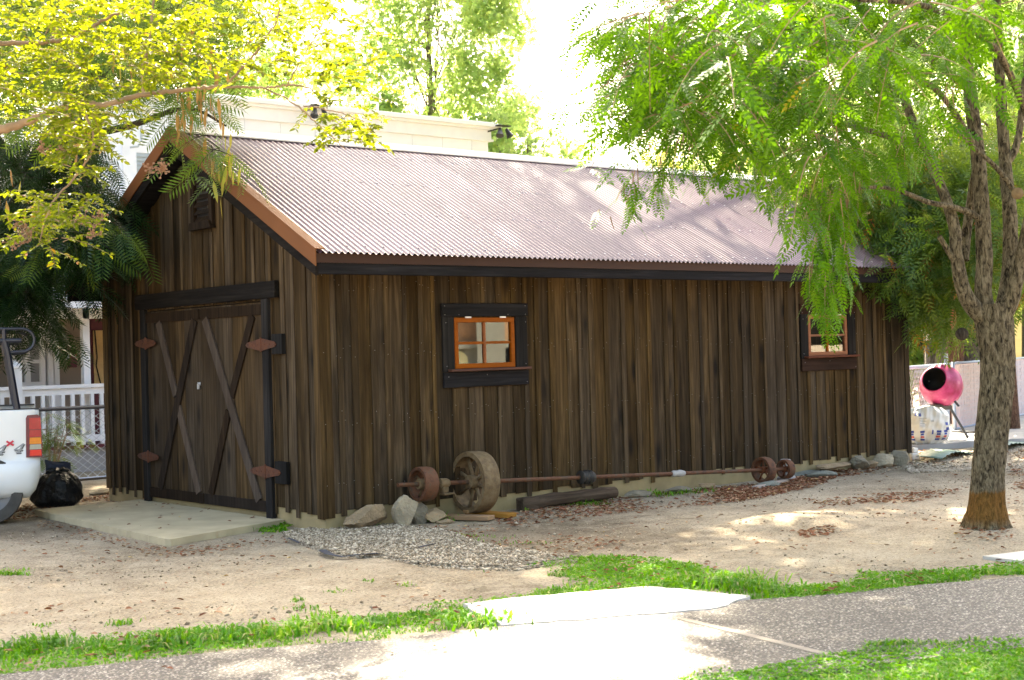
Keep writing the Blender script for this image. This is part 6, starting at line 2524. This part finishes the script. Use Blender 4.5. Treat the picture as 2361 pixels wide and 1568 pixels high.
STRIP1 = [(0, 1488), (160, 1478), (420, 1462), (700, 1436), (900, 1420), (1060, 1405), (1120, 1420), (1150, 1442), (900, 1466), (640, 1492), (330, 1528), (0, 1566), (-60, 1570), (-60, 1495)]
STRIP2 = [(950, 1402), (1120, 1382), (1270, 1372), (1350, 1358), (1240, 1312), (1200, 1305), (1330, 1288), (1520, 1290), (1640, 1318), (1760, 1345), (1880, 1356), (1960, 1352), (1980, 1325), (2120, 1328), (2240, 1315), (2361, 1300), (2420, 1296), (2420, 1322), (2200, 1345), (2000, 1372), (1850, 1386), (1720, 1388), (1600, 1372), (1490, 1362), (1300, 1378), (1060, 1402)]
LAWN = [(1575, 1575), (1700, 1558), (1900, 1520), (2100, 1500), (2361, 1473), (2460, 1464), (2460, 1640), (1560, 1640)]
gr = blades('grass', [([(1068, 1398), (1200, 1382), (1500, 1357), (1728, 1380), (1735, 1390), (1500, 1367), (1200, 1391), (1072, 1408)], 2600, .04), (STRIP1, 4200, .024), (STRIP2, 5000, .028), (LAWN, 9500, .036), ([(0, 1312), (95, 1312), (60, 1326), (0, 1332)], 2600, .03),
                      ([(600, 1222), (660, 1212), (668, 1218), (610, 1232)], 1200, .05), ([(780, 1214), (900, 1222), (880, 1228), (780, 1222)], 1000, .05), ([(970, 1190), (1040, 1182), (1050, 1200), (980, 1210)], 1500, .07), ([(1030, 1230), (1260, 1245), (1220, 1260), (1040, 1250)], 500, .03),
                      ([(1300, 1160), (1400, 1150), (1420, 1158), (1320, 1172)], 1500, .05), ([(1480, 1138), (1640, 1128), (1650, 1136), (1490, 1148)], 900, .05), ([(1940, 1302), (1000, 1318), (1200, 1322)], 100, .03)],
            tufts=[(60, 1515, .12, 300, .09), (200, 1500, .1, 200, .10), (380, 1492, .12, 300, .12), (560, 1472, .12, 260, .11), (660, 1462, .1, 240, .12), (760, 1450, .1, 240, .12), (900, 1440, .1, 200, .09), (1000, 1420, .08, 160, .08), (1300, 1368, .1, 200, .07), (1560, 1345, .12, 260, .11), (1800, 1368, .1, 200, .1), (2200, 1330, .1, 160, .06), (1700, 1345, .14, 320, .13), (92, 1497, .13, 700, .13), (1105, 1440, .12, 420, .12), (700, 1403, .05, 70, .06), (742, 1422, .07, 110, .08), (280, 1440, .07, 80, .07), (690, 1385, .06, 50, .05), (100, 1440, .05, 50, .04), (940, 1352, .05, 40, .04), (780, 1365, .04, 40, .04), (1345, 1140, .05, 90, .16), (1000, 1192, .06, 110, .13), (640, 1222, .08, 140, .06), (300, 1500, .12, 350, .10), (480, 1480, .14, 420, .11), (820, 1448, .12, 350, .10), (1640, 1350, .14, 420, .11), (1720, 1362, .12, 380, .12), (1480, 1335, .14, 300, .08), (2020, 1352, .12, 300, .08), (850, 1345, .04, 30, .04), (1210, 1180, .02, 10, .08), (1580, 1100, .02, 10, .1)])
ground_leaves('clover', [(STRIP1, 2600, .026), (STRIP2, 3000, .028), (LAWN, 5200, .026), ([(590, 1222), (672, 1208), (676, 1216), (610, 1236)], 1500, .035)], M['grass'], lift=.02, spreadz=.5)

# ------------------------------------------------------------------ litter, straw and pebbles
YARD = [(0, 1230), (640, 1235), (980, 1215), (1500, 1140), (2000, 1075), (2361, 1040), (2420, 1290), (2000, 1350), (1500, 1300), (1000, 1400), (0, 1480)]
ground_leaves('leaf_litter', [([(1120, 1195), (1500, 1140), (1760, 1115), (1990, 1075), (2080, 1072), (1900, 1110), (1700, 1160), (1400, 1190), (1200, 1220)], 620, .05),
                              ([(1640, 1130), (1860, 1098), (1950, 1080), (1900, 1115), (1760, 1150), (1680, 1160)], 1200, .05),
                              ([(1850, 1150), (2150, 1130), (2230, 1125), (2120, 1158), (1900, 1170)], 500, .05), ([(2320, 1060), (2420, 1050), (2420, 1130), (2340, 1130)], 400, .05),
                              ([(1830, 1222), (1930, 1215), (1920, 1232), (1850, 1236)], 900, .05), ([(900, 1210), (1250, 1220), (1500, 1260), (1300, 1290), (950, 1270)], 160, .045),
                              ([(100, 1200), (400, 1270), (640, 1235), (660, 1250), (400, 1290), (80, 1215)], 260, .04), ([(60, 1165), (260, 1140), (250, 1160), (100, 1190), (0, 1210)], 350, .045), (YARD, 14, .05), ([(2215, 1222), (2340, 1218), (2350, 1245), (2280, 1255), (2205, 1245)], 260, .05), ([(2080, 1045), (2361, 1035), (2361, 1060), (2090, 1075)], 350, .05)], M['litter'])
ground_leaves('straw', [(YARD, 900, .045)], M['straw'], t_oval(.09, .0), spreadz=.12)
ground_leaves('twig_litter', [(YARD, 26, .10)], M['litter'], t_oval(.06, .0), spreadz=.1)
ground_leaves('slab_litter', [([(150, 1190), (400, 1150), (610, 1205), (400, 1255)], 18, .05)], M['litter'], zz=.066)
ground_leaves('path_litter', [([(300, 1560), (1100, 1480), (1150, 1568), (400, 1568)], 9, .05), (STRIP1, 40, .05), (STRIP2, 35, .05)], M['litter'], zz=.03)


def pebbles(name, regs, mat):
    tv = np.array([(1, 0, 0), (0, 1, 0), (-1, 0, 0), (0, -1, 0), (0, 0, .7), (.1, .1, -.5)])
    tf = np.array([(0, 1, 4), (1, 2, 4), (2, 3, 4), (3, 0, 4), (1, 0, 5), (2, 1, 5), (3, 2, 5), (0, 3, 5)])
    Ps, Ss = [], []
    for poly, dens, s in regs:
        wp = np.array([gnd(*p)[:2] for p in poly])
        ar = .5*abs(np.dot(wp[:, 0], np.roll(wp[:, 1], 1))-np.dot(wp[:, 1], np.roll(wp[:, 0], 1)))
        n = int(ar*dens)
        q = sample_poly(wp, n)
        if dens < 100:
            q = q[(np.sin(q[:, 0]*1.7+1.3*np.sin(q[:, 1]*1.9))+np.sin(q[:, 1]*2.3+q[:, 0])+rng.normal(0, .6, n)) > .5]
        Ps.append(q)
        Ss.append(s*(.5+rng.gamma(2, .35, len(q))))
    q, S = np.concatenate(Ps), np.concatenate(Ss)
    n = len(q)
    z = np.array([max(gz(a_, b_), .0) for a_, b_ in q])
    P = np.stack([q[:, 0], q[:, 1], z+.003+.02*(in_poly(q, np.array([gnd(*p)[:2] for p in [(650, 1232), (760, 1215), (900, 1213), (1020, 1225), (1120, 1262), (1340, 1290), (1180, 1312), (960, 1305), (880, 1285), (790, 1286), (715, 1262), (665, 1245)]])))], 1)
    az = rng.uniform(0, 6.28, n)
    D = np.stack([np.cos(az), np.sin(az), rng.normal(0, .2, n)], 1)
    N = np.tile((0, 0, 1.0), (n, 1))+rng.normal(0, .3, (n, 3))
    V, F, r = instance(tv, tf, frames(D, N, S), P, rng.random(n))
    o = np_mesh(name, V, F, mat, None, r)
    stuff(o)


pebbles('pebbles', [([(650, 1232), (760, 1215), (900, 1213), (1020, 1225), (1160, 1262), (1380, 1290), (1180, 1318), (960, 1308), (880, 1288), (790, 1288), (715, 1262), (665, 1245)], 3200, .008), (YARD, 80, .007),
                    ([(2075, 1068), (2180, 1045), (2361, 1030), (2361, 1090), (2230, 1085), (2100, 1092)], 600, .016), ([(0, 1540), (700, 1495), (1000, 1500), (600, 1568), (0, 1568)], 40, .008)], M['pebble'])
